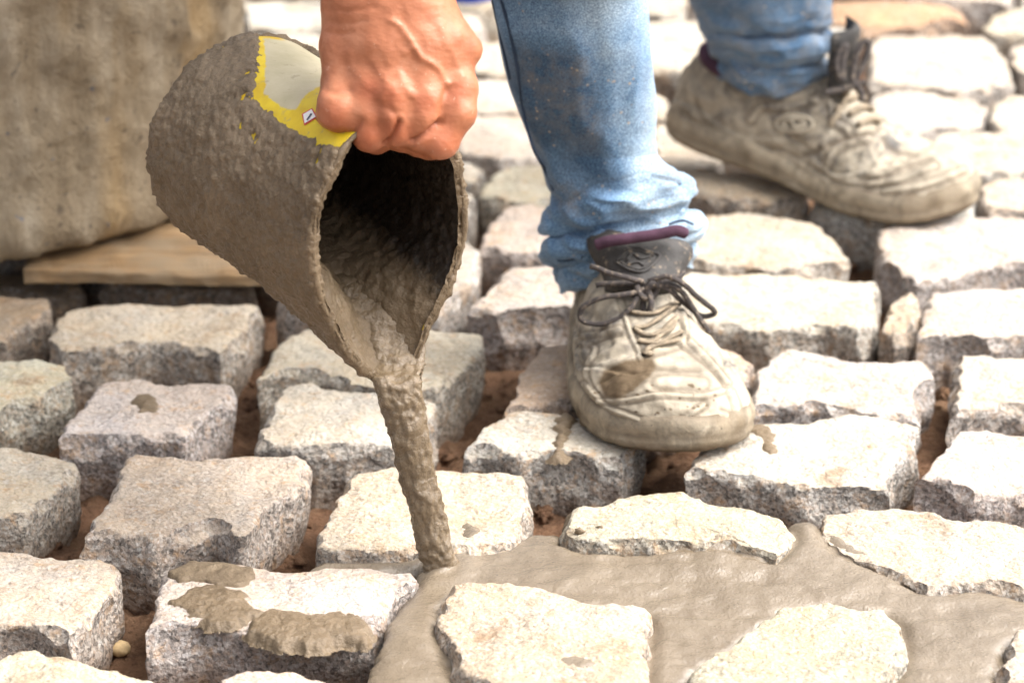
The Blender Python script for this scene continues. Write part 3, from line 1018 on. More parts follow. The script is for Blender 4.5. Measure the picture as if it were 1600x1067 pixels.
# ------------------------------------------------------------------ tub and boards behind
def solid_board(name, px4, z0, z1, mat, seed=0):
    top = [U(x, y, z1) for x, y in px4]                 # front-left, front-right, back-right, back-left
    n, m = 60, 14
    V_ = []
    a, b, c, d = [np.array(t[:2]) for t in top]
    sec = [(0.0, z0), (0.0, z0 + .3 * (z1 - z0)), (0.0, z0 + .7 * (z1 - z0)), (0.004, z1 - .001), (0.03, z1), (0.25, z1), (0.5, z1), (0.75, z1), (0.97, z1), (0.996, z1 - .001), (1.0, z0 + .6 * (z1 - z0)), (1.0, z0)]
    us = np.concatenate([[0, 0.003], np.linspace(0.01, 0.99, n), [0.997, 1]])
    for u in us:
        for (t, z) in sec:
            p = (a + (b - a) * u) * (1 - t) + (d + (c - d) * u) * t
            V_.append([p[0], p[1], z])
    V_ = np.array(V_)
    V_ += 0.004 * np.stack([fbm(V_ * np.array([.5, 1.2, 1]), 26, 4, seed + k) for k in range(3)], -1)
    k = len(sec)
    f = grid_faces(len(us), k, True, flip=True).tolist() + [list(range(k)), [(len(us) - 1) * k + q for q in range(k)][::-1]]
    o = mesh_obj(name, V_, f, mat, None)
    o.data.polygons.foreach_set('use_smooth', [False] * len(o.data.polygons))
    recentre(o)
    return o


b1 = solid_board('wooden_board', [(38, 417), (500, 432), (460, 350), (70, 340)], 0.070, 0.080, M['wood'], 1)
thing(b1, 'weathered wide plank lying on the stones under the crusted tub', 'board')


def build_tub():
    zb = 0.084
    cen = U(-105, 262, zb)
    front = U(-105, 430, zb)
    r0 = abs(cen[1] - front[1])
    edge_r = (485 * (C(0, 0, 1) - C(-1, 0, 1))[0]) * (cen - EYE) @ FWD
    rad = float(edge_r)
    cen[1] = front[1] + rad
    root = empty('mortar_tub', cen)
    thing(root, 'large round tub crusted with dried mortar standing on a plank', 'tub')
    n = 260
    prof = [(0.0, 0.0), (0.6, 0.0), (0.9, 0.0), (0.955, 0.002), (0.985, 0.007), (0.998, 0.015), (1.004, 0.024), (1.0, 0.034), (0.994, 0.044)]
    prof += [(0.994 + 0.03 * t, 0.044 + 0.396 * t) for t in np.linspace(0.02, 1, 90)]
    V_ = []
    ang = np.linspace(0, 2 * math.pi, n, endpoint=False)
    for r, z in prof:
        V_.append(np.stack([r * rad * np.cos(ang), r * rad * np.sin(ang), np.full(n, z)], -1))
    V_ = np.vstack(V_)
    W = V_ + cen
    nd = np.stack([np.tile(np.cos(ang), len(prof)), np.tile(np.sin(ang), len(prof)), np.zeros(len(V_))], -1)
    w = sstep(0.5, 0.95, np.linalg.norm(V_[:, :2], axis=1) / rad)
    streak = fbm(W * np.array([1, 1, .3]), 13, 3, 40)
    lump = np.clip(fbm(W * np.array([1, 1, .6]), 42, 4, 44), -.2, 1)
    V_ = V_ + nd * ((0.004 * np.clip(streak, -.1, .6) + 0.0085 * lump + 0.0024 * fbm(W, 150, 2, 47)) * w)[:, None]
    # vertical stiffening rib of the wall
    rib = math.atan2((U(40, 330, .12) - cen)[1], (U(40, 330, .12) - cen)[0])
    f = grid_faces(len(prof), n)
    mesh_obj('wall', V_, f, M['crust'], root)
    inner = []
    for r, z in [(1.024, 0.44), (1.05, 0.442), (1.055, 0.455), (1.045, 0.463), (1.0, 0.463), (0.985, 0.455), (0.98, 0.40), (0.97, 0.345)]:
        inner.append(np.stack([r * rad * np.cos(ang), r * rad * np.sin(ang), np.full(n, z)], -1))
    inner = np.vstack(inner)
    inner += 0.0022 * fbm(inner, 60, 2, 3)[:, None] * np.array([1, 1, .4])
    mesh_obj('rim', inner, grid_faces(8, n), M['crust'], root)
    fl = []
    for r in np.linspace(0.001, 0.975, 24):
        p = np.stack([r * rad * np.cos(ang), r * rad * np.sin(ang), np.full(n, 0.36)], -1)
        p[:, 2] += 0.008 * fbm(p, 14, 3, 8)
        fl.append(p)
    mesh_obj('mortar_fill', np.vstack(fl), grid_faces(24, n), M['mortar_wet'], root)
    return root


tub = build_tub()


def build_blue_tub():
    cb = U(733, 12, ZT)
    root = empty('blue_tub', cb)
    thing(root, 'bright blue plastic tub standing on the stones far behind the hand', 'tub')
    n = 48
    ang = np.linspace(0, 2 * math.pi, n, endpoint=False)
    rb, rt, h = 0.022, 0.042, 0.11
    cb_off = np.array([0, rb + .004, 0])
    prof = [(0.001, 0.0), (.9 * rb, 0.0), (rb, 0.003), (rb + .1 * (rt - rb), .012), (rt, h), (rt + .006, h + .001), (rt + .006, h + .008), (rt - .003, h + .008), (rt - .006, h), (rb - .003, 0.006), (0.001, 0.006)]
    V_ = np.vstack([np.stack([r * 1.25 * np.cos(ang), r * np.sin(ang), np.full(n, z)], -1) + cb_off for r, z in prof])
    mesh_obj('wall', V_, grid_faces(len(prof), n), M['blue_plastic'], root)
    for s in (-1, 1):
        v, f = tube_arrays([(s * rt * 1.25, rb + y, h - abs(y) * .5) for y in np.linspace(-.025, .025, 12)], 0.004, 8)
        mesh_obj('handle', v, f, M['blue_plastic'], root)
    return root


blue = build_blue_tub()

# ------------------------------------------------------------------ pouring jug
D_RIM, D_BASE = 1.978, 2.092
CR, CB = C(607, 365, D_RIM), C(368, 206, D_BASE)
AX = (CR - CB) / np.linalg.norm(CR - CB)
E2 = -UPV - AX * (-UPV @ AX)
E2 /= np.linalg.norm(E2)
E1 = np.cross(E2, AX)
if E1 @ RGT < 0: E1 = -E1
RB = 0.0655
rimpx = [(640, 200), (680, 212), (711, 237), (722, 282), (727, 338), (722, 388), (708, 433), (685, 484), (668, 518), (655, 552), (642, 582), (622, 600), (604, 602), (585, 592), (564, 576), (545, 557), (522, 518), (500, 473), (489, 422), (487, 372), (494, 321), (511, 282), (536, 231), (562, 205), (600, 194)]
rim3 = []
for x, y in catmull(rimpx, 6, True):
    d = ray(x, y)
    rim3.append(EYE + d * (((CR - EYE) @ AX) / (d @ AX)))
rim3 = np.array(rim3)
rq = np.stack([(rim3 - CR) @ E1, (rim3 - CR) @ E2], -1)
ra, rl = np.arctan2(rq[:, 1], rq[:, 0]), np.linalg.norm(rq, axis=1)
o_ = np.argsort(ra)
ra, rl = ra[o_], rl[o_]
NA = 260
TH = np.linspace(-math.pi, math.pi, NA, endpoint=False)
RIMR = np.interp(TH, np.concatenate([ra - 2 * math.pi, ra, ra + 2 * math.pi]), np.tile(rl, 3))


def jug_ring(t, inset=0.0, bottom=0.0):
    w = sstep(0.25, 1.0, t) * 0.65 + 0.35 * t
    rad = RB * (1 - w) + RIMR * w - inset
    if t < 0.07: rad = rad - RB * 0.13 * (1 - t / 0.07) ** 2.2
    c = CB + (CR - CB) * t
    return c + rad[:, None] * (np.cos(TH)[:, None] * E1 + np.sin(TH)[:, None] * E2)


def build_jug():
    root = empty('pouring_jug', CB - E2 * 0 - np.array([0, 0, RB]))
    inv = -np.array(root.location)
    thing(root, 'mortar coated yellow jug held by its rim and tipped over', 'jug')
    ts = np.concatenate([np.linspace(0, .07, 8), np.linspace(.07, 1, 110)[1:]])
    rows = [CB + (jug_ring(0) - CB) * s for s in (0.002, .4, .8)] + [jug_ring(t) for t in ts * .992]
    lip = [jug_ring(.993, 0.0010), jug_ring(.992, 0.0020)]
    inn = [jug_ring(t, 0.0022) for t in np.linspace(.985, .03, 60)] + [CB + (jug_ring(.03, .0026) - CB) * s + AX * .004 for s in (.8, .4, .002)]
    V_ = np.vstack(rows + lip + inn)
    f = grid_faces(len(rows + lip + inn), NA)
    body = mesh_obj('body', V_ + inv, f, M['label'], root)
    pp = proj(V_)
    cream = sdpoly(pp, [(412, 60), (520, 70), (520, 135), (492, 138), (476, 150), (462, 172), (440, 168), (412, 146), (416, 100)])
    color_attr(body, 'cream', np.clip(0.5 + cream / 16, 0, 1))
    # shell of wet mortar outside, open where the label was wiped clean
    rows = [CB + (jug_ring(0, -.002) - CB) * s - AX * .0018 for s in (0.002, .4, .8)] + [jug_ring(t, -0.0022) for t in ts] + [jug_ring(1, .0006) + AX * .001, jug_ring(1, .0052)]
    P = np.vstack(rows)
    f = grid_faces(len(rows), NA)
    nrm = vnormals(P, f)
    cen = np.repeat(np.vstack([CB] * 3 + [CB + (CR - CB) * t for t in ts] + [CR - AX * .02] * 2), NA, 0)
    sgn = np.sign(((P - cen) * nrm).sum(1).mean())
    nrm *= sgn
    disp = 0.0012 * fbm(P, 60, 2, 3) + 0.0016 * np.clip(fbm(P * np.array([1, 1, .6]), 170, 2, 7), -.25, .8) + 0.0017 * np.clip(fbm(P, 330, 2, 17), -.15, .8)
    # runs that sagged towards the lip
    patch = [(415, 40), (540, 40), (600, 150), (590, 215), (530, 222), (490, 212), (455, 194), (428, 174), (408, 156), (402, 140), (408, 112)]
    face_cam = (nrm * (EYE - P)).sum(1) > 0
    sd = sdpoly(proj(P), patch) + 7 * fbm(P, 70, 3, 21)
    holes = np.clip(fbm(P, 130, 3, 31) - .42, 0, 1) * sstep(-95, -10, sdpoly(proj(P), patch))
    bare = face_cam & (sd > 0)
    thin = sstep(-14, 0, np.where(face_cam, sd, -99)) + np.where(face_cam, sstep(0, .25, holes), 0)
    P = P + nrm * (disp - 0.0040 * np.clip(thin, 0, 1.0))[:, None]
    keepf = ~bare[f].all(1)
    f2 = f[keepf]
    if sgn < 0: f2 = f2[:, ::-1]
    mesh_obj('mortar_coat', P + inv, f2, M['mortar_coat'], root)
    # rough bead round the rim
    bead = []
    for k, a in enumerate(np.linspace(0, 2 * math.pi, 8, endpoint=False)):
        bead.append(jug_ring(1.0, 0.0010 - 0.0017 * math.cos(a)) + AX * 0.0016 * math.sin(a))
    B = np.stack(bead, 1)
    lip_a = math.atan2((C(612, 598, D_RIM) - CR) @ E2, (C(612, 598, D_RIM) - CR) @ E1)
    near_lip = np.exp(-(((TH - lip_a + math.pi) % (2 * math.pi) - math.pi) / .30) ** 2)
    mid_ = jug_ring(1.0, 0.0012)[:, None]
    B = mid_ + (B - mid_) * (1 - .8 * near_lip)[:, None, None]
    B = B.reshape(-1, 3)
    nb_ = B - np.repeat(jug_ring(1.0, 0.0012), 8, 0)
    B = B + nb_ * (0.7 * fbm(B, 50, 4, 51))[:, None]
    mesh_obj('rim_bead', B + inv, grid_faces(NA, 8), M['mortar_coat'], root) if False else None
    fB = [[i * 8 + k, ((i + 1) % NA) * 8 + k, ((i + 1) % NA) * 8 + (k + 1) % 8, i * 8 + (k + 1) % 8] for i in range(NA) for k in range(8)]
    mesh_obj('rim_bead', B + inv, fB, M['mortar_coat'], root)
    # lining of mortar inside, thick along the low side towards the lip
    rows = []
    lipth = math.atan2((C(612, 598, D_RIM) - CR) @ E2, (C(612, 598, D_RIM) - CR) @ E1)
    da = np.abs((TH - lipth + math.pi) % (2 * math.pi) - math.pi)
    for t in np.linspace(1.003, .04, 100):
        fill = 0.020 * np.exp(-(da / 0.62) ** 2) * sstep(1.0, .72, t) * (0.5 + 0.5 * sstep(.1, .5, t)) + 0.010 * np.exp(-(da / 1.0) ** 2) * sstep(1.02, .8, t)
        rg = jug_ring(t, 0.0028 + .0020 * sstep(1, .95, t))
        ctr = CB + (CR - CB) * t
        n = (rg - ctr)
        n /= np.linalg.norm(n, axis=1)[:, None]
        rows.append(rg - n * fill[:, None])
    rows += [CB + (rows[-1] - CB) * s + AX * .006 for s in (.7, .3, .002)]
    P = np.vstack(rows)
    f = grid_faces(len(rows), NA)
    nrm = vnormals(P, f)
    P = P + nrm * (0.0016 * fbm(P, 75, 3, 61) + 0.0012 * fbm(P, 230, 2, 63))[:, None]
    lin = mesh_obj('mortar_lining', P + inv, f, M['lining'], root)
    tk = np.concatenate([sstep(1.35, .55, da - .25 * (1 - t)) for t in np.linspace(1.0, .04, 100)] + [np.ones(NA)] * 3)  # low side brown; upper side dark, its shade painted in with the thin residue
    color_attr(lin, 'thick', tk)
    global LINBV
    LINBV = bvh_of(P, f.tolist())
    # hazard sticker
    bv = bvh_of(V_, grid_faces(len(V_) // NA, NA).tolist())

    def sticker(name, quad, mat, lift, k=5):
        q = [np.array(p, float) for p in quad]
        vs_, fs_ = [], []
        for i in range(k):
            for j in range(k):
                u, v = i / (k - 1), j / (k - 1)
                p = (q[0] * (1 - u) + q[1] * u) * (1 - v) + (q[3] * (1 - u) + q[2] * u) * v
                h = hit(bv, p[0], p[1], lift)
                if h is None: return None
                vs_.append(h[0] + inv)
        for i in range(k - 1):
            for j in range(k - 1):
                fs_.append([i * k + j, (i + 1) * k + j, (i + 1) * k + j + 1, i * k + j + 1])
        return mesh_obj(name, vs_, fs_, mat, root)
    sticker('hazard_border', [(472, 179), (488, 170), (497, 184), (476, 197)], M['red_print'], 0.0004)
    sticker('hazard_diamond', [(474.5, 180), (487.5, 172.5), (494, 184), (477, 194)], M['white_print'], 0.0007)
    sticker('hazard_mark', [(480, 189), (482, 190), (489, 180), (486.5, 179)], M['black_print'], 0.001)
    return root


jug = build_jug()

# ------------------------------------------------------------------ falling stream
YL, YP = 1.873, U(690, 895, .058)[1]
srows = [(430, 512, 690), (470, 520, 686), (505, 538, 676), (540, 553, 666), (572, 568, 663), (592, 584, 660), (620, 592, 661), (650, 601, 664), (700, 613, 673), (750, 626, 683), (800, 641, 693), (850, 653, 705), (875, 660, 711), (890, 659, 718), (900, 652, 728), (908, 640, 742)]
sr = interp_rows(srows, 150, 10)
SV = []
na = 72
an = np.linspace(0, 2 * math.pi, na, endpoint=False)
for y, xl, xr in sr:
    k = sstep(560, 900, y)
    Y = YL + (YP - YL) * k
    if y < 600:
        h_ = hit(LINBV, (xl + xr) / 2, min(y, 575))
        dl = (h_[0] - EYE) @ FWD if h_ else 2.02
        Y = C((xl + xr) / 2, y, dl + np.interp(y, [430, 505, 600], [0.014, 0.004, -0.004]))[1]
        Y = Y + (YL - Y) * sstep(560, 600, y)
    c = V((xl + xr) / 2, y, Y)
    a = np.linalg.norm(V(xr, y, Y) - V(xl, y, Y)) / 2
    b = a * (0.75 if y > 640 else np.interp(y, [430, 540, 640], [0.2, 0.32, 0.75]))
    SV.append(c + a * np.cos(an)[:, None] * RGT + b * np.sin(an)[:, None] * np.array([0, 1, .1]))
SV = np.vstack(SV)
SF = grid_faces(len(sr), na, flip=False)
sn = vnormals(SV, SF)
cc = np.repeat(np.stack([SV.reshape(len(sr), na, 3).mean(1)], 0)[0], na, 0)
if ((SV - cc) * sn).sum() < 0:
    SF = SF[:, ::-1]
    sn = -sn
q = SV * np.array([1, 1, .8])
SV = SV + sn * (0.0019 * fbm(q, 85, 3, 5) + 0.0016 * np.clip(fbm(q, 240, 2, 9), -.3, .9) + 0.0006 * fbm(q, 500, 2, 13))[:, None]
st = mesh_obj('mortar_stream', SV, SF.tolist() + [list(range(na)), list(range(len(SV) - na, len(SV)))[::-1]], M['mortar_pour'])
thing(st, 'thick lumpy stream of wet mortar falling from the tipped jug', 'mortar')

# ------------------------------------------------------------------ the worker
person = empty('person', (0.12, 2.35, ZT))
thing(person, 'bending worker in blue jeans and dusty shoes tipping the mortar jug by hand', 'person')
PINV = -np.array(person.location)


def pobj(name, v, f, mat, parent=None):
    return mesh_obj(name, np.asarray(v) + PINV, f, mat, parent or person)


def k2(*p): return [(820 + x / 2.667, 320 + y / 2.667) for x, y in p]
def k3(*p): return [(1020 + x / 2.963, y / 2.963) for x, y in p]
HS = [(0.0, .060), (.01, .075), (.03, .083), (.06, .088), (.09, .094), (.115, .100), (.135, .097), (.155, .086), (.18, .0715), (.20, .061), (.22, .0525), (.24, .0475), (.26, .0425), (.272, .036), (.280, .026), (.2845, .012)]
WS = [(0.0, .014), (.006, .024), (.015, .030), (.03, .0345), (.06, .036), (.09, .0365), (.12, .039), (.15, .043), (.18, .048), (.205, .0515), (.225, .0518), (.245, .0475), (.26, .039), (.272, .028), (.280, .016), (.2845, .006)]
LEN = .2845


class Shoe:
    """One low trainer: local x across, y from heel to toe, z up; placed by origin, direction, heel lift."""

    def __init__(s, ball, yaw_dir, med, lift=0.0, zoff=0.0):
        s.d = np.array([yaw_dir[0], yaw_dir[1], 0.0])
        s.d /= np.linalg.norm(s.d)
        s.lat = np.array([-s.d[1], s.d[0], 0.0])       # left of the walking direction seen from above
        s.ball, s.med, s.lift, s.zoff = np.asarray(ball), med, lift, zoff

    def W(s, x, y, z):                                  # local to world, heel lifted about the ball
        x, y, z = np.broadcast_arrays(np.asarray(x, float), np.asarray(y, float), np.asarray(z, float))
        z = z * (1 - .13 * sstep(.21, .15, y))
        y = np.where(y < .2, .2 + (y - .2) * .86, y)
        t = np.clip(.205 - y, 0, None)
        zz = z + math.tan(s.lift) * np.where(t < .05, t * t / .1, t - .025)
        yy = y + math.sin(s.lift) * z * sstep(.0, .06, t) * 0.9
        toe = np.clip(y - .225, 0, None)
        zz = zz + 2.1 * toe * toe                       # toe spring
        return s.ball + s.d * (yy - .2)[..., None] + s.lat * (x * s.med)[..., None] + np.array([0, 0, 1.0]) * (zz + s.zoff)[..., None]

    def cx(s, y):                                       # inner-side bias of the toe
        return -0.013 * sstep(.14, .275, y) + 0.004 * sstep(.02, .12, y) * sstep(.2, .12, y)

    def section(s, y, n, grow=0.0, zs=.024):
        w = np.interp(y, *zip(*WS)) + grow
        h = np.interp(y, *zip(*HS)) - zs * 0.55 + grow
        a = np.linspace(0, math.pi, n)
        e = 2 / np.interp(y, [0, .1, .2, .285], [2.6, 2.3, 2.5, 2.2])
        x = w * np.sign(np.cos(a)) * np.abs(np.cos(a)) ** e
        z = zs * 0.55 + np.clip(h, .002, None) * np.abs(np.sin(a)) ** e
        # instep narrows above the ball, ankle draws in
        nar = 1 - 0.24 * sstep(.4, 1.0, np.abs(np.sin(a))) * sstep(.05, .15, y) * sstep(.235, .16, y)
        return x * nar + s.cx(y), z, a


def build_shoe(name, sh, seed, cw=1.0, lines=()):
    ny, na = 250, 150
    ys = LEN * (0.5 - 0.5 * np.cos(np.linspace(0.0, math.pi, ny)))
    ys = 0.55 * ys + 0.45 * np.linspace(0, LEN, ny)
    Vl, A, Yl = [], [], []
    hs = np.array(HS)
    for y in ys:
        x, z, a = sh.section(y, na)
        Vl.append(np.stack([x, np.full(na, y), z], -1))
        A.append(a)
        Yl.append(np.full(na, y))
    Lc = np.vstack(Vl)
    A, Yl = np.concatenate(A), np.concatenate(Yl)
    f = grid_faces(ny, na, False)
    nl = vnormals(Lc, f)
    if (nl[:, 2]).mean() < 0:
        nl = -nl
        f = f[:, ::-1]
    xs, zs = Lc[:, 0] - sh.cx(Yl), Lc[:, 2]
    # overlays: toe bumper and side mudguard stand proud, a seam runs along their upper edge
    guard = 0.036 + 0.016 * sstep(.235, .27, Yl) + 0.006 * np.sin(Yl * 60) - .004 * sstep(.1, .02, Yl)
    g = zs - guard
    d = 0.0016 * sstep(.001, -.001, g) + 0.0007 * np.exp(-(g / .0011) ** 2) - 0.0009 * np.exp(-((g - .0022) / .0009) ** 2)
    toe = Yl - (.243 - 6.0 * xs ** 2)
    d += 0.0012 * sstep(-.001, .001, toe) - .0009 * np.exp(-((toe + .0018) / .0009) ** 2)
    # eyestay, two bands beside the lacing
    bandx = np.abs(xs) - .017
    on = sstep(.128, .132, Yl) * sstep(.212, .206, Yl) * sstep(.5, .8, np.sin(A))
    d += on * (0.0016 * sstep(-.001, .001, bandx) * sstep(.015, .012, bandx) - 0.0012 * sstep(.001, -.003, bandx))
    # side strap and heel counter
    sp = (Yl - .105) - 0.9 * (zs - .045)
    d += 0.0012 * sstep(.0, .0015, sp) * sstep(.022, .0205, sp) * sstep(.03, .036, zs)
    hc = .062 - Yl - .4 * (zs - .04)
    d += 0.0013 * sstep(0, .0015, hc)
    # creases where the toes bend
    cr = np.sin((Yl + .35 * np.abs(xs)) * 520 + 2 * fbm(Lc, 60, 2, seed)) * np.exp(-((Yl - .213) / .014) ** 2) * sstep(.3, .8, np.sin(A))
    d += 0.0013 * cr
    d += 0.0022 * fbm(Lc * np.array([1, 1, 1.6]), 32, 3, seed) + 0.0007 * fbm(Lc, 120, 2, seed + 3)
    Lc = Lc + nl * d[:, None]
    pl = proj(sh.W(Lc[:, 0], Lc[:, 1], Lc[:, 2]))
    LW = np.zeros(len(Lc))
    nw = sh.W(Lc[:, 0] + nl[:, 0] * .001, Lc[:, 1] + nl[:, 1] * .001, Lc[:, 2] + nl[:, 2] * .001) - sh.W(Lc[:, 0], Lc[:, 1], Lc[:, 2])
    seen = (nw @ FWD) < .0002
    for q, wd, hg in lines:
        dd = polydist(pl, catmull(q, 5), False)
        e = np.exp(-(dd / wd) ** 2) * seen
        Lc = Lc + nl * (hg * .65 * e)[:, None]
        LW = np.maximum(LW, e * (1.0 if hg < 0 else 0))
        if hg > 0:                                      # a stitched edge casts a groove on its lower side
            e2 = np.exp(-((dd - wd * 1.9) / (wd * .7)) ** 2) * seen
            Lc = Lc - nl * (.35 * hg * e2)[:, None]
            LW = np.maximum(LW, .8 * e2)
    Wv = sh.W(Lc[:, 0], Lc[:, 1], Lc[:, 2])
    if sh.med < 0: f = f[:, ::-1]
    root = empty(name, sh.W(0, .12, 0).reshape(3) + PINV, person)
    off = -np.array(sh.W(0, .12, 0)).reshape(3)
    up = mesh_obj('upper', Wv + off, f, M['shoe'], root)
    # sole: sidewall with grooves, lower edge rounded
    sv = []
    prof = [(-.010, .0), (-.001, .0), (.0025, .003), (.0040, .008), (.0030, .0115), (.0044, .015), (.0042, .020), (.0026, .0245), (.0006, .0275), (-.004, .0285)]
    npf = 150
    out = []
    for t in np.linspace(0, 1, npf, endpoint=False):
        k = t * 2
        yy = LEN * (0.5 - 0.5 * math.cos(math.pi * (k if k <= 1 else 2 - k)))
        sgn = 1 if k <= 1 else -1
        out.append((sgn * np.interp(yy, *zip(*WS)) + sh.cx(yy), yy))
    out = np.array(out)
    for _ in range(3): out = .25 * np.roll(out, 1, 0) + .5 * out + .25 * np.roll(out, -1, 0)
    tan = np.roll(out, -1, 0) - np.roll(out, 1, 0)
    nn = np.stack([tan[:, 1], -tan[:, 0]], -1) / (np.linalg.norm(tan, axis=1)[:, None] + 1e-9)
    if ((out - out.mean(0)) * nn).sum() < 0: nn = -nn
    heel = np.interp(out[:, 1], [0, .08, .17, LEN], [1.1, 1.05, .9, .88])
    lug = 0.0011 * sstep(.3, .8, np.sin(out[:, 1] * 420))
    for o_, z in prof:
        p = out + nn * (o_ + .0015 - lug * (1.0 if z < .006 and o_ > -.005 else 0.0))[:, None]
        sv.append(np.stack([p[:, 0], p[:, 1], z * heel], -1))
    S = np.vstack(sv)
    S = S + 0.0011 * np.stack([fbm(S, 70, 3, seed + 20 + k) for k in range(3)], -1) * np.array([1, 1, .5])
    fs = grid_faces(len(prof), npf).tolist() + [list(range(npf))]
    SW = sh.W(S[:, 0], S[:, 1], S[:, 2])
    so = mesh_obj('sole', SW + off, fs, M['sole'], root)
    bm = bmesh.new(); bm.from_mesh(so.data); bmesh.ops.recalc_face_normals(bm, faces=bm.faces); bm.to_mesh(so.data); bm.free()
    wear = np.clip(0.55 + 0.6 * fbm(Lc, 14, 2, seed + 5), 0, 1) * (1 - .75 * sstep(.0, -.004, g)) * (1 - .55 * sstep(.222, .235, Yl))
    wear = np.maximum(wear, sstep(.135, .08, Yl) * .55)
    color_attr(up, 'groove', LW)
    color_attr(up, 'wear', wear)
    pp = proj(Wv)
    color_attr(so, 'wear', np.full(len(S), .5))
    color_attr(so, 'groove', np.repeat([.6, .5, .2, 0, .55, 0, 0, .35, 1.1, 1.0], npf) * np.clip(.75 + .8 * fbm(S, 40, 2, seed + 2), 0, 1.2))
    color_attr(so, 'mud', np.clip(fbm(S, 30, 2, 9) - .15, 0, 1) + .75 * sstep(.004, .0, S[:, 2]))
    # collar: padded lining round the ankle
    ca = np.linspace(0, 2 * math.pi, 60, endpoint=False)
    cp = np.stack([.036 * cw * np.cos(ca), .062 + .060 * cw * np.sin(ca), .088 + .012 * np.sin(ca) - .006 * np.cos(2 * ca)], -1)
    path = sh.W(cp[:, 0], cp[:, 1], cp[:, 2])
    path = np.vstack([path, path[:1]])
    v, ff = tube_arrays(path, .0062, 12)
    mesh_obj('collar', v + off, ff, M['purple'], root)
    return root, up, so, Wv, f, off, Lc, pp, wear


def tongue(sh, root, off, base=(.166, .086), top=(.128, .118), wb=.026, wt=.036, mat='tongue'):
    nu, nv = 34, 30
    sides = []
    for side in (1, -1):
        P = []
        for j in range(nv):
            b = j / (nv - 1)
            y, z = base[0] + (top[0] - base[0]) * b, base[1] + (top[1] - base[1]) * b
            hw = (wb + (wt - wb) * sstep(.1, .8, b)) * (1 - 0.35 * max(0, (b - .8) / .2) ** 2.5)
            for i in range(nu):
                a = -1 + 2 * i / (nu - 1)
                rim = (1 - abs(a) ** 5) * (1 - max(0, (b - .7) / .3) ** 4)
                th = side * (0.0012 + .0062 * math.sqrt(max(0, rim)))
                dn = np.array([top[1] - base[1], base[0] - top[0]])
                dn = np.array([dn[0], dn[1]]) / np.linalg.norm(dn)
                yy = y - .017 * a * a + dn[0] * th
                zz = z - .004 * a * a + dn[1] * th + .005 * a * (b)
                P.append((a * hw, yy, zz))
        P = np.array(P)
        P[:, 1:] += 0.0012 * np.stack([fbm(P, 60, 2, 3 + k) for k in range(2)], -1)
        sides.append(P)
    f1 = grid_faces(nv, nu, False)
    V_ = np.vstack(sides)
    W_ = sh.W(V_[:, 0], V_[:, 1], V_[:, 2])
    n = nu * nv
    fc = f1.tolist() + (f1[:, ::-1] + n).tolist()
    bd = [i for i in range(nu)] + [j * nu + nu - 1 for j in range(1, nv)] + [(nv - 1) * nu + i for i in range(nu - 2, -1, -1)] + [j * nu for j in range(nv - 2, 0, -1)]
    for k in range(len(bd)):
        a, b = bd[k], bd[(k + 1) % len(bd)]
        fc.append([b, a, a + n, b + n])
    o = mesh_obj('tongue', W_ + off, fc, M[mat], root)
    bm = bmesh.new(); bm.from_mesh(o.data); bmesh.ops.recalc_face_normals(bm, faces=bm.faces); bm.to_mesh(o.data); bm.free()
    return o, W_, fc


def k4(*p): return [(740 + x / 2.424, y / 2.424) for x, y in p]


DEF_DEPTH = 2.3


def on_surf(bv, px, lift, fallback=None):
    out, last = [], fallback
    if last is None:
        for x, y in px:
            h = hit(bv, x, y, lift)
            if h is not None:
                last = (h[0] - EYE) @ FWD
                break
    if last is None: last = DEF_DEPTH
    for x, y in px:
        h = hit(bv, x, y, lift)
        if h is not None: last = (h[0] - EYE) @ FWD
        out.append(h[0] if h is not None else C(x, y, last))
    return np.array(out)


def smooth_path(p, per=6, it=2):
    q = catmull(p, per)
    for _ in range(it): q[1:-1] = .25 * q[:-2] + .5 * q[1:-1] + .25 * q[2:]
    return q


# ---- front shoe, toe to the camera
psi = R(4)
fs = Shoe(U(1014, 645, .067), (math.sin(psi), -math.cos(psi)), -1.0, 0.0, .0665)
fs.ball[2] = 0
froot, fup, fso, fW, ff_, foff, fL, fpp, fwear = build_shoe('shoe', fs, 3, 1.0, (
    (k2((300, 822), (430, 815), (560, 792), (700, 800), (780, 788), (850, 765)), 3.2, .0016),
    (k2((245, 750), (290, 800), (350, 850), (470, 897), (560, 930), (640, 915), (700, 868), (745, 838)), 3.6, .0020),
    (k2((250, 800), (330, 865), (450, 920), (560, 955), (760, 955), (900, 910)), 3.0, -.0016),
    (k2((225, 575), (290, 600), (252, 680), (265, 750), (300, 800)), 3.0, .0013),
    (k2((400, 540), (330, 560), (262, 592)), 3.4, -.0018), (k2((395, 515), (320, 535), (240, 545)), 3.0, .0015),
    (k2((650, 590), (720, 640), (790, 700), (835, 760)), 4.0, -.0016), (k2((690, 570), (770, 650), (850, 745)), 3.0, .0014),
    (k2((480, 640), (470, 600), (440, 540), (420, 470), (400, 400)), 3.0, .0017), (k2((655, 580), (670, 520), (660, 440), (640, 390)), 3.0, .0017),
    (k2((490, 640), (560, 625), (640, 600)), 4, -.0012), (k2((450, 700), (540, 680), (640, 690), (720, 690)), 6, -.0011),
    (k2((560, 740), (640, 735), (740, 745)), 6, .0009), (k2((820, 850), (870, 870), (900, 880)), 4, -.0009), (k2((860, 780), (880, 830), (890, 880)), 4, .001)))
froot['label'] = 'front shoe planted toe to the viewer on the stones'
mudp = k2((310, 740), (330, 690), (420, 650), (530, 640), (545, 670), (520, 715), (440, 780), (390, 805), (330, 795))
ton = Vector(fs.d)
mud = 1.25 * sstep(-8, 6, sdpoly(fpp, mudp)) + .5 * sstep(-6, 6, sdpoly(fpp, k2((545, 755), (600, 750), (640, 775), (580, 785))))
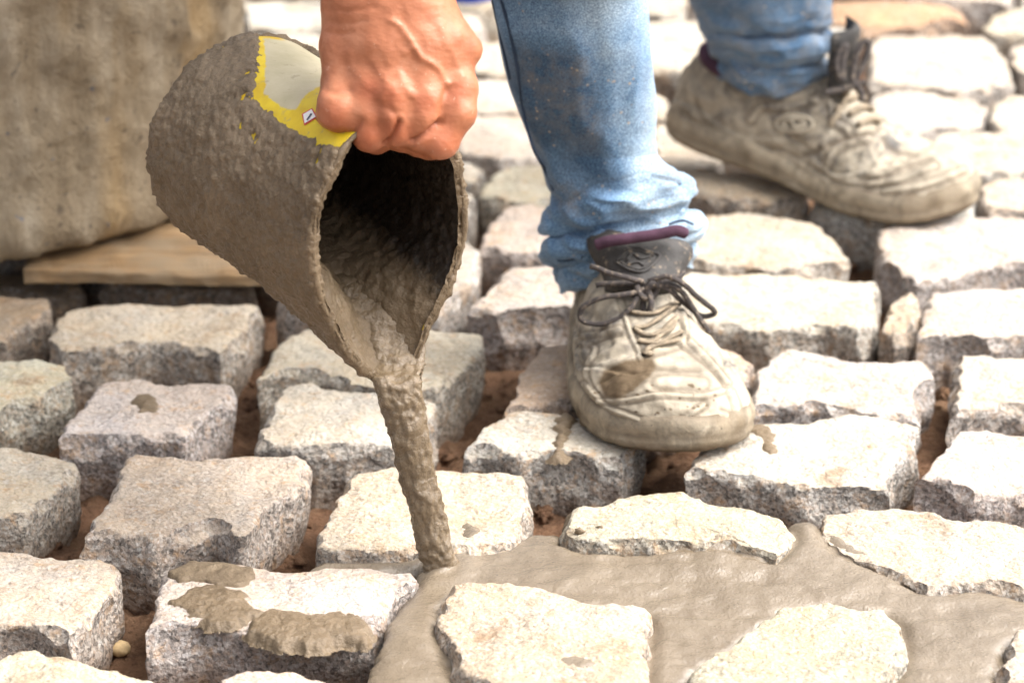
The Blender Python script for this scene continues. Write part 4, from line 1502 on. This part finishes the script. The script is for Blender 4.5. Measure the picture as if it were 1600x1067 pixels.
darkp = sstep(-10, 6, sdpoly(fpp, k2((185, 330), (360, 320), (380, 430), (240, 520), (190, 470)))) + sstep(-8, 6, sdpoly(fpp, k2((245, 700), (330, 690), (320, 800), (260, 770)))) + sstep(-6, 5, sdpoly(fpp, k2((640, 590), (700, 600), (790, 660), (770, 680), (690, 650))))
rt_ = np.random.RandomState(5)
for _ in range(46):                                     # flicks of dark mud over the toe
    x_, y_ = rt_.uniform(925, 1120), rt_.uniform(600, 668)
    dd_ = np.linalg.norm((fpp - [x_, y_]) * [1, 1.5], axis=1)
    mud = np.maximum(mud, 1.1 * sstep(rt_.uniform(2.5, 5.0), 1.2, dd_))
color_attr(fup, 'mud', mud)
color_attr(fup, 'wear', np.clip(fwear * .8 + .9 * darkp, 0, 1.6))
tg, tW, tF = tongue(fs, froot, foff)
FBV = bvh_of(fW, ff_.tolist())
TBV = bvh_of(tW, tF)
ALLV, ALLF = join_arrays([(fW, ff_), (tW, tF)])
ABV = bvh_of(ALLV, ALLF)
# emblem raised on the tongue
dia = k2((382, 238), (450, 183), (520, 198), (560, 216), (497, 280), (430, 268))
for q, r_ in ((dia, .0011), ([((x - 990) * .78 + 990, (y - 405) * .78 + 405) for x, y in dia], .0007)):
    p = on_surf(TBV, catmull(q + q[:1], 5), .0008)
    v, f = tube_arrays(p, r_, 6)
    mesh_obj('emblem', v + foff, f, M['tongue'], froot)
for q in (((425, 235), (450, 205), (480, 225), (520, 215)), ((430, 250), (470, 240), (500, 255), (530, 225))):
    v, f = tube_arrays(on_surf(TBV, catmull(k2(*q), 5), .0007), .0009, 6)
    mesh_obj('emblem', v + foff, f, M['tongue'], froot)
# eyelets
for e in k2((455, 520), (475, 575), (640, 415), (632, 482), (650, 540), (500, 622)):
    h = hit(FBV, *e, .0004)
    if h is None: continue
    p, nrm = h
    t1 = np.cross(nrm, [0, 0, 1.0]); t1 /= np.linalg.norm(t1); t2 = np.cross(nrm, t1)
    vv = [p + nrm * .0003] + [p + .0021 * (math.cos(a) * t1 + math.sin(a) * t2) for a in np.linspace(0, 2 * math.pi, 10, endpoint=False)]
    mesh_obj('eyelet', np.array(vv) + foff, [[0, 1 + i, 1 + (i + 1) % 10] for i in range(10)], M['eyelet'], froot)
for q in (((425, 452), (480, 460), (540, 462), (600, 430), (640, 415)), ((455, 520), (500, 515), (560, 480), (600, 450), (632, 425)), ((450, 522), (510, 548), (560, 540), (600, 505), (635, 482)), ((475, 575), (530, 580), (570, 545), (605, 520), (632, 482)),
          ((475, 578), (545, 590), (600, 565), (650, 540)), ((490, 632), (520, 600), (580, 580), (650, 572)), ((495, 630), (510, 612), (530, 632))):
    p = smooth_path(on_surf(FBV, k2(*q), .0022), 6)
    v, f = tube_arrays(p, .0023, 8, .6)
    mesh_obj('lace', v + foff, f, M['lace_mud'], froot)
kn = hit(ABV, *k2((505, 345))[0], .006)
dk = (kn[0] - EYE) @ FWD - .004


def air(pts, dd):
    dd = np.interp(np.linspace(0, 1, len(pts)), np.linspace(0, 1, len(dd)), dd)
    return np.array([C(x, y, dk + z) for (x, y), z in zip(k2(*pts), dd)])


for pts, dd in ((((500, 350), (430, 372), (330, 385), (250, 420), (228, 460), (250, 490), (320, 497), (390, 475), (440, 425), (488, 360)), (0, -.004, 0, .004, .004, 0, -.004, 0)),
                (((515, 320), (590, 298), (650, 325), (720, 385), (780, 430), (788, 455), (740, 462), (690, 430), (640, 385), (590, 345), (525, 335)), (0, -.004, 0, .010, .018, .016, .008, .002, 0)),
                (((495, 318), (400, 300), (330, 275), (275, 255)), (0, -.004, -.002, .002)),
                (((525, 345), (600, 330), (660, 370), (710, 445), (740, 490), (768, 535)), (.002, 0, .002, .006, .006, .008)),
                (((490, 330), (410, 330), (330, 330), (300, 335)), (.003, .006, .010, .012)),
                (((520, 330), (560, 320), (600, 310), (640, 300), (660, 280)), (.003, .004, .006, .010, .014))):
    p = smooth_path(air(pts, dd), 8)
    p += .0006 * np.stack([fbm(p, 90, 2, k) for k in range(3)], -1)
    v, f = tube_arrays(p, .0019, 9)
    mesh_obj('lace', v + foff, f, M['lace'], froot)
pp_ = smooth_path(air(((300, 168), (350, 152), (450, 138), (560, 122), (630, 108), (665, 118)), (.017, .014, .012, .012, .014, .02)), 8)
v, f = tube_arrays(pp_ + UPV * .000, .0040, 10)
mesh_obj('lining', v + foff, f, M['purple'], froot)
kp = []
for k in range(46):
    t = 2 * math.pi * k / 45
    x, y, z = math.sin(t) + 1.5 * math.sin(2 * t), 1.4 * (math.cos(t) - 1.5 * math.cos(2 * t)), -math.sin(3 * t)
    kp.append(kn[0] - FWD * .003 + (RGT * x * .0030 + UPV * y * .0034 - FWD * z * .0028))
v, f = tube_arrays(np.array(kp), .0022, 9)
mesh_obj('lace_knot', v + foff, f, M['lace'], froot)

# ---- rear shoe, side on, heel raised
psr = R(27)
rs_ = Shoe(U(1366, 304, .067), (math.cos(psr), -math.sin(psr)), 1.0, R(12), .0665)
rs_.ball[2] = 0
rroot, rup, rso, rW, rf_, roff, rL, rpp, rwear = build_shoe('shoe', rs_, 8, .78, (
    (k3((120, 600), (260, 680), (440, 740), (640, 790), (760, 860), (900, 930), (1060, 950), (1260, 930), (1420, 860)), 5, -.0028),
    (k3((130, 540), (240, 620), (420, 690), (600, 720), (720, 790), (860, 870), (1020, 890), (1250, 860), (1440, 790)), 4, .0022),
    (k3((700, 720), (780, 690), (860, 650), (960, 620), (1040, 610)), 5, -.0026), (k3((800, 780), (830, 710), (900, 670), (1000, 640)), 4, .002),
    (k3((960, 830), (1060, 820), (1150, 780), (1290, 730)), 5, -.0024), (k3((1000, 860), (1140, 830), (1300, 770)), 4, .002),
    (k3((450, 560), (500, 500), (620, 500), (760, 460)), 4, .002), (k3((200, 470), (240, 560), (330, 640)), 4, -.002),
    (k3((820, 480), (840, 560), (900, 600)), 4, .002), (k3((1060, 640), (1120, 700), (1220, 720)), 5, -.002)))
rroot['label'] = 'rear shoe seen from its side, heel raised in a step'
color_attr(rup, 'mud',   .28 * sstep(.19, .12, rL[:, 1]) + .4 * np.clip(fbm(rL, 25, 2, 4), 0, 1))
color_attr(rup, 'wear', np.clip(rwear * .9 + .5 * sstep(-10, 10, sdpoly(rpp, k3((700, 700), (900, 640), (1040, 620), (1050, 760), (960, 830), (860, 740)))) + .25 * sstep(.17, .10, rL[:, 1]), 0, 1.6))
rt, rtW, rtF = tongue(rs_, rroot, roff, (.160, .092), (.150, .150), .017, .016)
RBV = bvh_of(*join_arrays([(rW, rf_), (rtW, rtF)]))
dref = (np.array(rs_.W(0, .14, .10)).reshape(3) - EYE) @ FWD
for q, m in ((((870, 370), (850, 300), (870, 230), (895, 215), (880, 290), (880, 380)), 'lace'), (((920, 370), (940, 270), (970, 205), (1000, 195), (990, 260), (950, 350), (920, 390)), 'lace'),
             (((900, 390), (880, 460), (850, 530), (832, 590)), 'lace_mud'), (((930, 380), (960, 420), (970, 470)), 'lace'), (((800, 430), (860, 420), (930, 400), (980, 380)), 'lace'),
             (((870, 480), (930, 450), (990, 460)), 'lace_mud'), (((900, 540), (960, 510), (1020, 520)), 'lace_mud'), (((950, 590), (1010, 560), (1050, 580)), 'lace_mud')):
    pts = catmull(k3(*q), 4)
    p = np.array([C(x, y, dref - .030) for x, y in pts]) if m == 'lace' else on_surf(RBV, pts, .003, dref - .03)
    v, f = tube_arrays(smooth_path(p, 3), .0026, 8)
    mesh_obj('lace', v + roff, f, M[m], rroot)
# embossed oval on the side
for sc_ in (1.0, .62):
    ov = [(655 + 85 * sc_ * math.cos(a), 575 + 38 * sc_ * math.sin(a)) for a in np.linspace(0, 2 * math.pi, 24)]
    v, f = tube_arrays(on_surf(RBV, k3(*ov), .0006, dref), .0016, 6)
    mesh_obj('emblem', v + roff, f, M['shoe'], rroot)
for q in (((610, 575), (640, 555), (660, 590), (700, 565)),):
    v, f = tube_arrays(on_surf(RBV, catmull(k3(*q), 5), .0006, dref), .0014, 6)
    mesh_obj('emblem', v + roff, f, M['shoe'], rroot)

# ---- jeans
fank = np.array(fs.W(0, .066, .10)).reshape(3)
rank = np.array(rs_.W(0, .066, .10)).reshape(3)
NJ = 150


def leg(rows, Yfn, nrow, ax2, slope, upper, seed, foldz, nfold, squash=.92):
    rr = interp_rows(rows, nrow, 2)
    rings, S = [], []
    th = np.linspace(0, 2 * math.pi, NJ, endpoint=False)
    for y, xl, xr in rr:
        Y = Yfn(y)
        c = V((xl + xr) / 2, y, Y)
        a = np.linalg.norm(V(xr, y, Y) - V(xl, y, Y)) / 2
        sl = slope * sstep(foldz[0] - 60, foldz[0] + 10, y)
        sq = squash
        rings.append(c + a * np.cos(th)[:, None] * (RGT + UPV * sl) + a * sq * np.sin(th)[:, None] * ax2)
        S.append(y)
    # out of the picture the leg goes on to the hip
    up = []
    c0 = rings[0].mean(0)
    a0 = np.linalg.norm(rings[0][0] - rings[0][NJ // 2]) / 2
    ctrl = [c0] + [np.array(u[:3]) for u in upper]
    rad = [a0] + [u[3] for u in upper]
    path = catmull(ctrl, 14)[1:]
    rads = np.interp(np.linspace(0, 1, len(path)), np.linspace(0, 1, len(rad)), rad)
    for p, r_ in zip(path, rads):
        up.append(p + r_ * np.cos(th)[:, None] * RGT + r_ * np.sin(th)[:, None] * np.array([0, 1, 0]))
    rings = up[::-1] + rings
    S = [-100] * len(up) + S
    P = np.vstack(rings)
    Sy = np.repeat(S, NJ)
    f = grid_faces(len(rings), NJ)
    n = vnormals(P, f)
    ctr = np.repeat(np.array([r.mean(0) for r in rings]), NJ, 0)
    if ((P - ctr) * n).sum() < 0:
        n = -n
        f = f[:, ::-1]
    w = sstep(foldz[0] - 25, foldz[0] + 25, Sy)
    T = np.tile(th, len(rings))
    ph = (Sy - foldz[0]) / (foldz[1] - foldz[0]) * nfold * 2 * math.pi + 1.6 * fbm(P, 22, 2, seed) * 2 + 0.8 * np.sin(T * 2 + 1)
    d = w * 0.0050 * (np.abs(np.sin(ph / 2)) ** .6 - .6)
    q = P * np.array([1.0, 1.0, .45])
    rid = 1 - np.abs(fbm(q + .02 * fbm(P, 8, 1, 3)[:, None], 19, 2, seed + 4)) * 2.2
    d += (0.0030 * rid + 0.0042 * fbm(q, 11, 2, seed + 6)) * (1 - .5 * w) * sstep(-60, 40, Sy + 60)
    rid2 = 1 - np.abs(fbm(P * np.array([1, 1, 2.2]), 26, 2, seed + 9)) * 2.5
    d += 0.0034 * rid2 * w
    P = P + n * d[:, None]
    return P, f, Sy, n, len(rings)


frows = [(-60, 760, 995), (0, 771, 1000), (80, 792, 1010), (165, 813, 1018), (215, 828, 1017), (248, 843, 1024), (275, 852, 1046), (292, 862, 1068), (308, 860, 1082), (322, 852, 1086), (336, 847, 1080), (346, 856, 1068), (354, 862, 1070), (362, 850, 1090), (374, 852, 1094), (388, 864, 1088), (394, 876, 1074), (404, 868, 1082), (418, 872, 1080), (436, 884, 1074)]
fP, fF, fS, fN, fnr = leg(frows, lambda y: fank[1] + .004 - .05 * (436 - y) / 436, 230, FWD, .20, [(.035, 2.17, .36, .062), (.015, 2.13, .50, .070), (.02, 2.24, .68, .080), (.045, 2.36, .86, .10)], 5, (290, 436), 2.2)
rrows = [(-60, 1075, 1288), (0, 1080, 1290), (18, 1088, 1292), (32, 1096, 1289), (42, 1101, 1276), (48, 1108, 1272), (56, 1101, 1290), (68, 1106, 1295), (84, 1112, 1290), (94, 1122, 1276), (104, 1120, 1288), (118, 1128, 1287), (134, 1146, 1280), (148, 1166, 1262), (158, 1190, 1240)]
rP, rF, rS, rN, rnr = leg(rrows, lambda y: rank[1] + .0 - .02 * (158 - y) / 158, 170, (0.55 * FWD + 0.45 * np.array([0, 1, 0.12])), .0, [(.16, 2.60, .36, .064), (.13, 2.50, .50, .070), (.13, 2.50, .68, .082), (.14, 2.47, .86, .10)], 9, (20, 158), 2.0)
jv, jf = join_arrays([(fP, fF), (rP, rF)])
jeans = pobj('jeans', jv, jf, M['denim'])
jp = proj(jv)
isf = np.arange(len(jv)) < len(fP)
fade_light = np.where(isf, .40 + .30 * sstep(900, 985, jp[:, 0] - .15 * (jp[:, 1] - 150)), .30)  # right half lightened: light from the right put into the colour over the fading
fade_light += np.where(isf, -.36 * sstep(-40, 26, sdpoly(jp, k4((180, 200), (420, 210), (475, 420), (440, 520), (250, 525), (195, 380)))) - .3 * sstep(-26, 16, sdpoly(jp, k4((350, 600), (480, 540), (565, 650), (520, 695), (380, 640)))), 0)
fade_light += np.where(isf, .16 * sstep(285, 330, jp[:, 1]), 0) + .25 * np.clip(fbm(jv, 13, 2, 8), -1, 1)
color_attr(jeans, 'fade_light', fade_light)
mudv = np.where(isf, .55 * sstep(-40, 26, sdpoly(jp, k4((180, 200), (420, 230), (475, 440), (440, 520), (250, 525), (195, 380)))) + .9 * sstep(-12, 12, sdpoly(jp, k4((300, 680), (420, 720), (440, 820), (330, 800)))) + .35 * sstep(1000, 1030, jp[:, 0]), .55)
color_attr(jeans, 'mud', np.clip(mudv * .8 + .10, 0, 1))
JBV = bvh_of(jv, jf)
for q, r_ in ((((105, 0), (128, 80), (145, 150), (170, 280), (190, 420), (225, 560), (270, 640), (305, 720)), .0010), (((72, 0), (105, 150), (140, 300)), .0008), (((318, 985), (360, 985), (415, 972)), .0008), (((740, 850), (790, 835), (830, 850)), .0008)):
    v, f = tube_arrays(smooth_path(on_surf(JBV, k4(*q), .0004), 8), r_, 6)
    pobj('seam', v, f, M['thread'], jeans)

# ---- body: left hand, forearm, ankles and head in one mesh
HD = 1.946
PXM = HD / F                              # metres per photo pixel at the hand


def hp(x, y, dz): return C(x, y, HD + dz / 1000)


def hand_sdf(P):
    def cap(a, b, ra, rb): return sd_cone(P, hp(*a), hp(*b), ra / 1000, rb / 1000)

    def chain(pts, k=.004):
        o = None
        for (a, b) in zip(pts[:-1], pts[1:]):
            c = cap(a[:3], b[:3], a[3], b[3])
            o = c if o is None else smin(o, c, k)
        return o
    idx = chain([(574, 128, -4, 12.0), (576, 176, -9, 10.8), (577, 210, -7, 9.8), (590, 216, 16, 8.2), (604, 206, 34, 7.2)])
    mid = chain([(612, 142, -8, 12.2), (617, 180, -12, 10.6), (620, 204, -9, 9.4), (628, 214, 16, 8.4), (634, 204, 36, 7.2)])
    rng = chain([(660, 150, -7, 11.6), (660, 186, -10, 10.0), (654, 211, -7, 8.6), (652, 222, 16, 8.0), (654, 208, 34, 7.0)])
    lit = chain([(712, 138, 0, 10.8), (716, 176, -4, 10.3), (688, 222, -4, 9.9), (672, 228, 14, 8.0), (668, 214, 30, 6.6)])
    fing = smin(smin(smin(idx, mid, .0022), rng, .0022), lit, .0018)
    palm = chain([(560, 0, 2, 19.5), (576, 70, 0, 17), (576, 132, -3, 13.0)], .006)
    palm = smin(palm, chain([(600, -10, -2, 20), (606, 70, -6, 16.5), (614, 142, -8, 13.2)]), .008)
    palm = smin(palm, chain([(640, 0, -1, 20), (652, 70, -4, 17), (664, 150, -6, 13.2)]), .008)
    palm = smin(palm, chain([(655, -10, 4, 17), (692, 72, 3, 17), (713, 134, 1, 11.2)]), .008)
    palm = smin(palm, chain([(570, 60, 16, 18), (690, 70, 18, 17), (640, 120, 16, 15)]), .010)
    thumb = chain([(541, 10, 6, 14.0), (541, 80, 5, 14.2), (541, 132, 2, 13.2), (531, 170, -6, 12.6), (526, 180, 12, 11.0), (534, 184, 30, 8.5)], .006)
    palm = smin(palm, thumb, .006)
    for x, y, z, r_ in ((577, 136, -10, 8.5), (614, 148, -15, 8.8), (668, 160, -12, 8.5), (721, 142, -3, 8.0), (735, 78, 4, 7)):
        palm = smin(palm, np.linalg.norm(P - hp(x, y, z).astype(np.float32), axis=1) - r_ / 1000, .008)
    o = smin(palm, fing, .005)
    # forearm towards the sleeve
    el = hp(640, -330, 40)
    fa = sd_cone(P, hp(578, 4, 3), hp(600, -330, 40), .0215, .034)
    fb = sd_cone(P, hp(640, 4, 3), hp(660, -330, 40), .0215, .036)
    o = smin(o, smin(fa, fb, .012), .008)
    return o


lo = np.minimum.reduce([hp(470, 262, -30), hp(770, 262, 50), hp(770, -70, 80)]) - .008
hi = np.maximum.reduce([hp(470, 262, -30), hp(770, -70, -30), hp(770, -70, 80)]) + .008
lo = np.array([hp(470, 0, 0)[0], HD * .9336 - .33 - .1, hp(600, 275, 0)[2]])
c1, c2 = hp(600, 120, -45), hp(600, 120, 75)
lo = np.array([hp(470, 0, 0)[0], min(c1[1], c2[1]) - .03, hp(600, 285, 0)[2] - .03])
hi = np.array([hp(775, 0, 0)[0], max(c1[1], c2[1]) + .09, hp(600, -345, 0)[2]])
hv, hf = surface_nets(hand_sdf, lo, hi, .0016)
for _ in range(3):                        # relax the lattice steps
    acc = np.zeros_like(hv); cn = np.zeros(len(hv))
    for k in range(4):
        np.add.at(acc, hf[:, k], hv[hf[:, (k + 1) % 4]]); np.add.at(cn, hf[:, k], 1)
        np.add.at(acc, hf[:, k], hv[hf[:, (k - 1) % 4]]); np.add.at(cn, hf[:, k], 1)
    hv = .4 * hv + .6 * acc / np.maximum(cn, 1)[:, None]
hn = vnormals(hv, hf)
e_ = .002
g0 = hand_sdf((hv + e_ * hn).astype(np.float32))
if g0.mean() < 0:
    hn = -hn
    hf = hf[:, ::-1]
hpx = proj(hv)
front = sstep(.1, .5, -(hn @ FWD))


def k1(*p): return np.array([(470 + x / 3.953, y / 3.953) for x, y in p])


d = np.zeros(len(hv))
crease = np.zeros(len(hv))
for q, wd, hgt in ((((560, 130), (620, 170), (690, 270), (740, 355), (790, 385), (850, 430), (900, 520)), 5.0, .0019), (((740, 355), (700, 300), (640, 330)), 4.0, .0009), (((900, 520), (960, 510), (1000, 480)), 4.5, .0010),
                   (((610, 460), (650, 540), (690, 590)), 7.0, .0018), (((450, 380), (490, 450), (560, 560)), 7.0, .0010), (((300, 330), (330, 430), (400, 520)), 7.0, .0008), (((860, 150), (920, 300), (1000, 470)), 6, .0008)):
    dd = polydist(hpx, catmull(k1(*q), 5), False)
    d += .72 * hgt * np.exp(-(dd / wd) ** 2) * front
for q, wd, hgt in ((((860, 760), (790, 820), (690, 870)), 4.2, -.0044), (((610, 760), (570, 830), (520, 890)), 4.0, -.0042), (((372, 745), (340, 800), (300, 850)), 4, -.002), (((160, 560), (230, 580), (300, 560)), 6, -.0008), (((165, 60), (300, 70), (450, 50)), 3, -.0007), (((165, 130), (280, 150), (400, 130)), 3, -.0006), (((170, 200), (250, 215), (330, 200)), 3, -.0005),
                   (((480, 640), (560, 690), (640, 700)), 5, -.0006), (((900, 560), (880, 640), (870, 740)), 5, -.0012), (((560, 560), (540, 640), (600, 740)), 5, -.0007)):
    dd = polydist(hpx, catmull(k1(*q), 5), False)
    d += hgt * np.exp(-(dd / wd) ** 2) * front
    crease = np.maximum(crease, np.exp(-(dd / (wd * .6)) ** 2) * front * min(1, abs(hgt) / .002))
d += .0007 * fbm(hv, 55, 3, 5) + .0002 * fbm(hv, 170, 3, 8)
hv = hv + hn * d[:, None]
red = np.zeros(len(hv))
crease = np.zeros(len(hv))
for x, y, r_ in ((577, 215, 30), (620, 208, 28), (690, 225, 34), (612, 150, 22), (668, 160, 22), (722, 145, 22), (525, 185, 26), (578, 140, 20)):
    red = np.maximum(red, np.exp(-(np.linalg.norm(hpx - [x, y], axis=1) / r_) ** 2))
parts = [(hv, hf)]
shd = np.array([.02, 2.12, .98])
el = hp(650, -320, 38)
for a, m_ in ((fank, fP), (rank, rP)):
    v, f = tube_arrays([a + np.array([0, .0, -.045]), a + np.array([0, 0, -.015]), a, a + np.array([0, 0, .012])], [.026, .028, .029, .030], 18)
    pobj('ankle', v, f, M['skin'])


HC = np.array([-.06, 1.86, 1.08])


def head_sdf(P):
    Q = (P - HC.astype(np.float32))
    f_, u_, r_ = np.array([-.25, -.72, -.65]), np.array([-.1, -.62, .78]), None
    f_ = f_ / np.linalg.norm(f_)
    u_ = u_ - f_ * (u_ @ f_); u_ /= np.linalg.norm(u_)
    r_ = np.cross(f_, u_)
    x, y, z = Q @ r_, Q @ f_, Q @ u_
    e = lambda cx, cy, cz, a, b, c: (np.sqrt(((x - cx) / a) ** 2 + ((y - cy) / b) ** 2 + ((z - cz) / c) ** 2) - 1) * min(a, b, c)
    o = e(0, 0, .02, .076, .096, .095)
    o = smin(o, e(0, .03, -.06, .055, .062, .060), .03)
    o = smin(o, e(0, .098, -.012, .011, .016, .026), .010)
    o = smin(o, e(0, .086, -.062, .022, .012, .006), .006)
    o = smin(o, e(0, .082, -.095, .020, .016, .016), .012)
    for sx in (-1, 1):
        o = smin(o, e(sx * .078, -.01, -.01, .008, .018, .030), .006)
        o = -smin(-o, e(sx * .032, .098, .018, .017, .014, .011), .008)
        o = smin(o, e(sx * .032, .080, .017, .012, .012, .012), .002)
        o = smin(o, e(sx * .034, .088, .034, .018, .008, .004), .006)
    nk = sd_cone(P, HC + np.array([.03, .05, -.02]), shd + np.array([.07, .08, .04]), .055, .062)
    return smin(o, nk, .03)


v, f = surface_nets(head_sdf, HC - .2, HC + np.array([.22, .34, .2]), .006)
pobj('head', v, f, M['skin'])
bv_, bf_ = join_arrays(parts)
body = pobj('body', bv_, bf_, M['skin'])
color_attr(body, 'crease', np.concatenate([crease, np.zeros(len(bv_) - len(crease))]))
color_attr(body, 'red', np.concatenate([red, np.zeros(len(bv_) - len(red))]))


def hair_sdf(P):
    Q = P - HC.astype(np.float32)
    u_ = np.array([-.05, -.35, .93]); u_ /= np.linalg.norm(u_)
    s_ = np.linalg.norm((Q - .03 * u_) / np.array([1, 1.12, 1.05]), axis=1) - .094 + .003 * np.sin(P[:, 0] * 300)
    f_ = np.array([-.25, -.72, -.65]); f_ /= np.linalg.norm(f_)
    return np.maximum(s_, (Q @ f_) - .045)


v, f = surface_nets(hair_sdf, HC - .17, HC + .17, .007)
pobj('hair', v, f, M['hair'])


def shirt_sdf(P):
    pel = np.array([.09, 2.47, .90])
    ch = np.array([.06, 2.22, 1.02])
    sL, sR = shd, np.array([.20, 2.22, 1.03])
    o = sd_cone(P, pel + [-.06, 0, 0], pel + [.07, 0, .0], .12, .12)
    o = smin(o, sd_cone(P, ch + [-.03, 0, 0], ch + [.12, 0, .01], .12, .12), .10)
    o = smin(o, sd_cone(P, sL, el, .066, .050), .04)
    o = smin(o, sd_cone(P, sR, [.30, 2.42, .86], .066, .058), .04)
    o = smin(o, sd_cone(P, [.30, 2.42, .86], [.18, 2.44, .64], .056, .044), .02)
    return o + .006 * np.sin(P[:, 2] * 40 + P[:, 0] * 25) * np.sin(P[:, 1] * 31)


v, f = surface_nets(shirt_sdf, [-.15, 1.75, .44], [.5, 2.72, 1.25], .011)
pobj('shirt', v, f, M['shirt'])
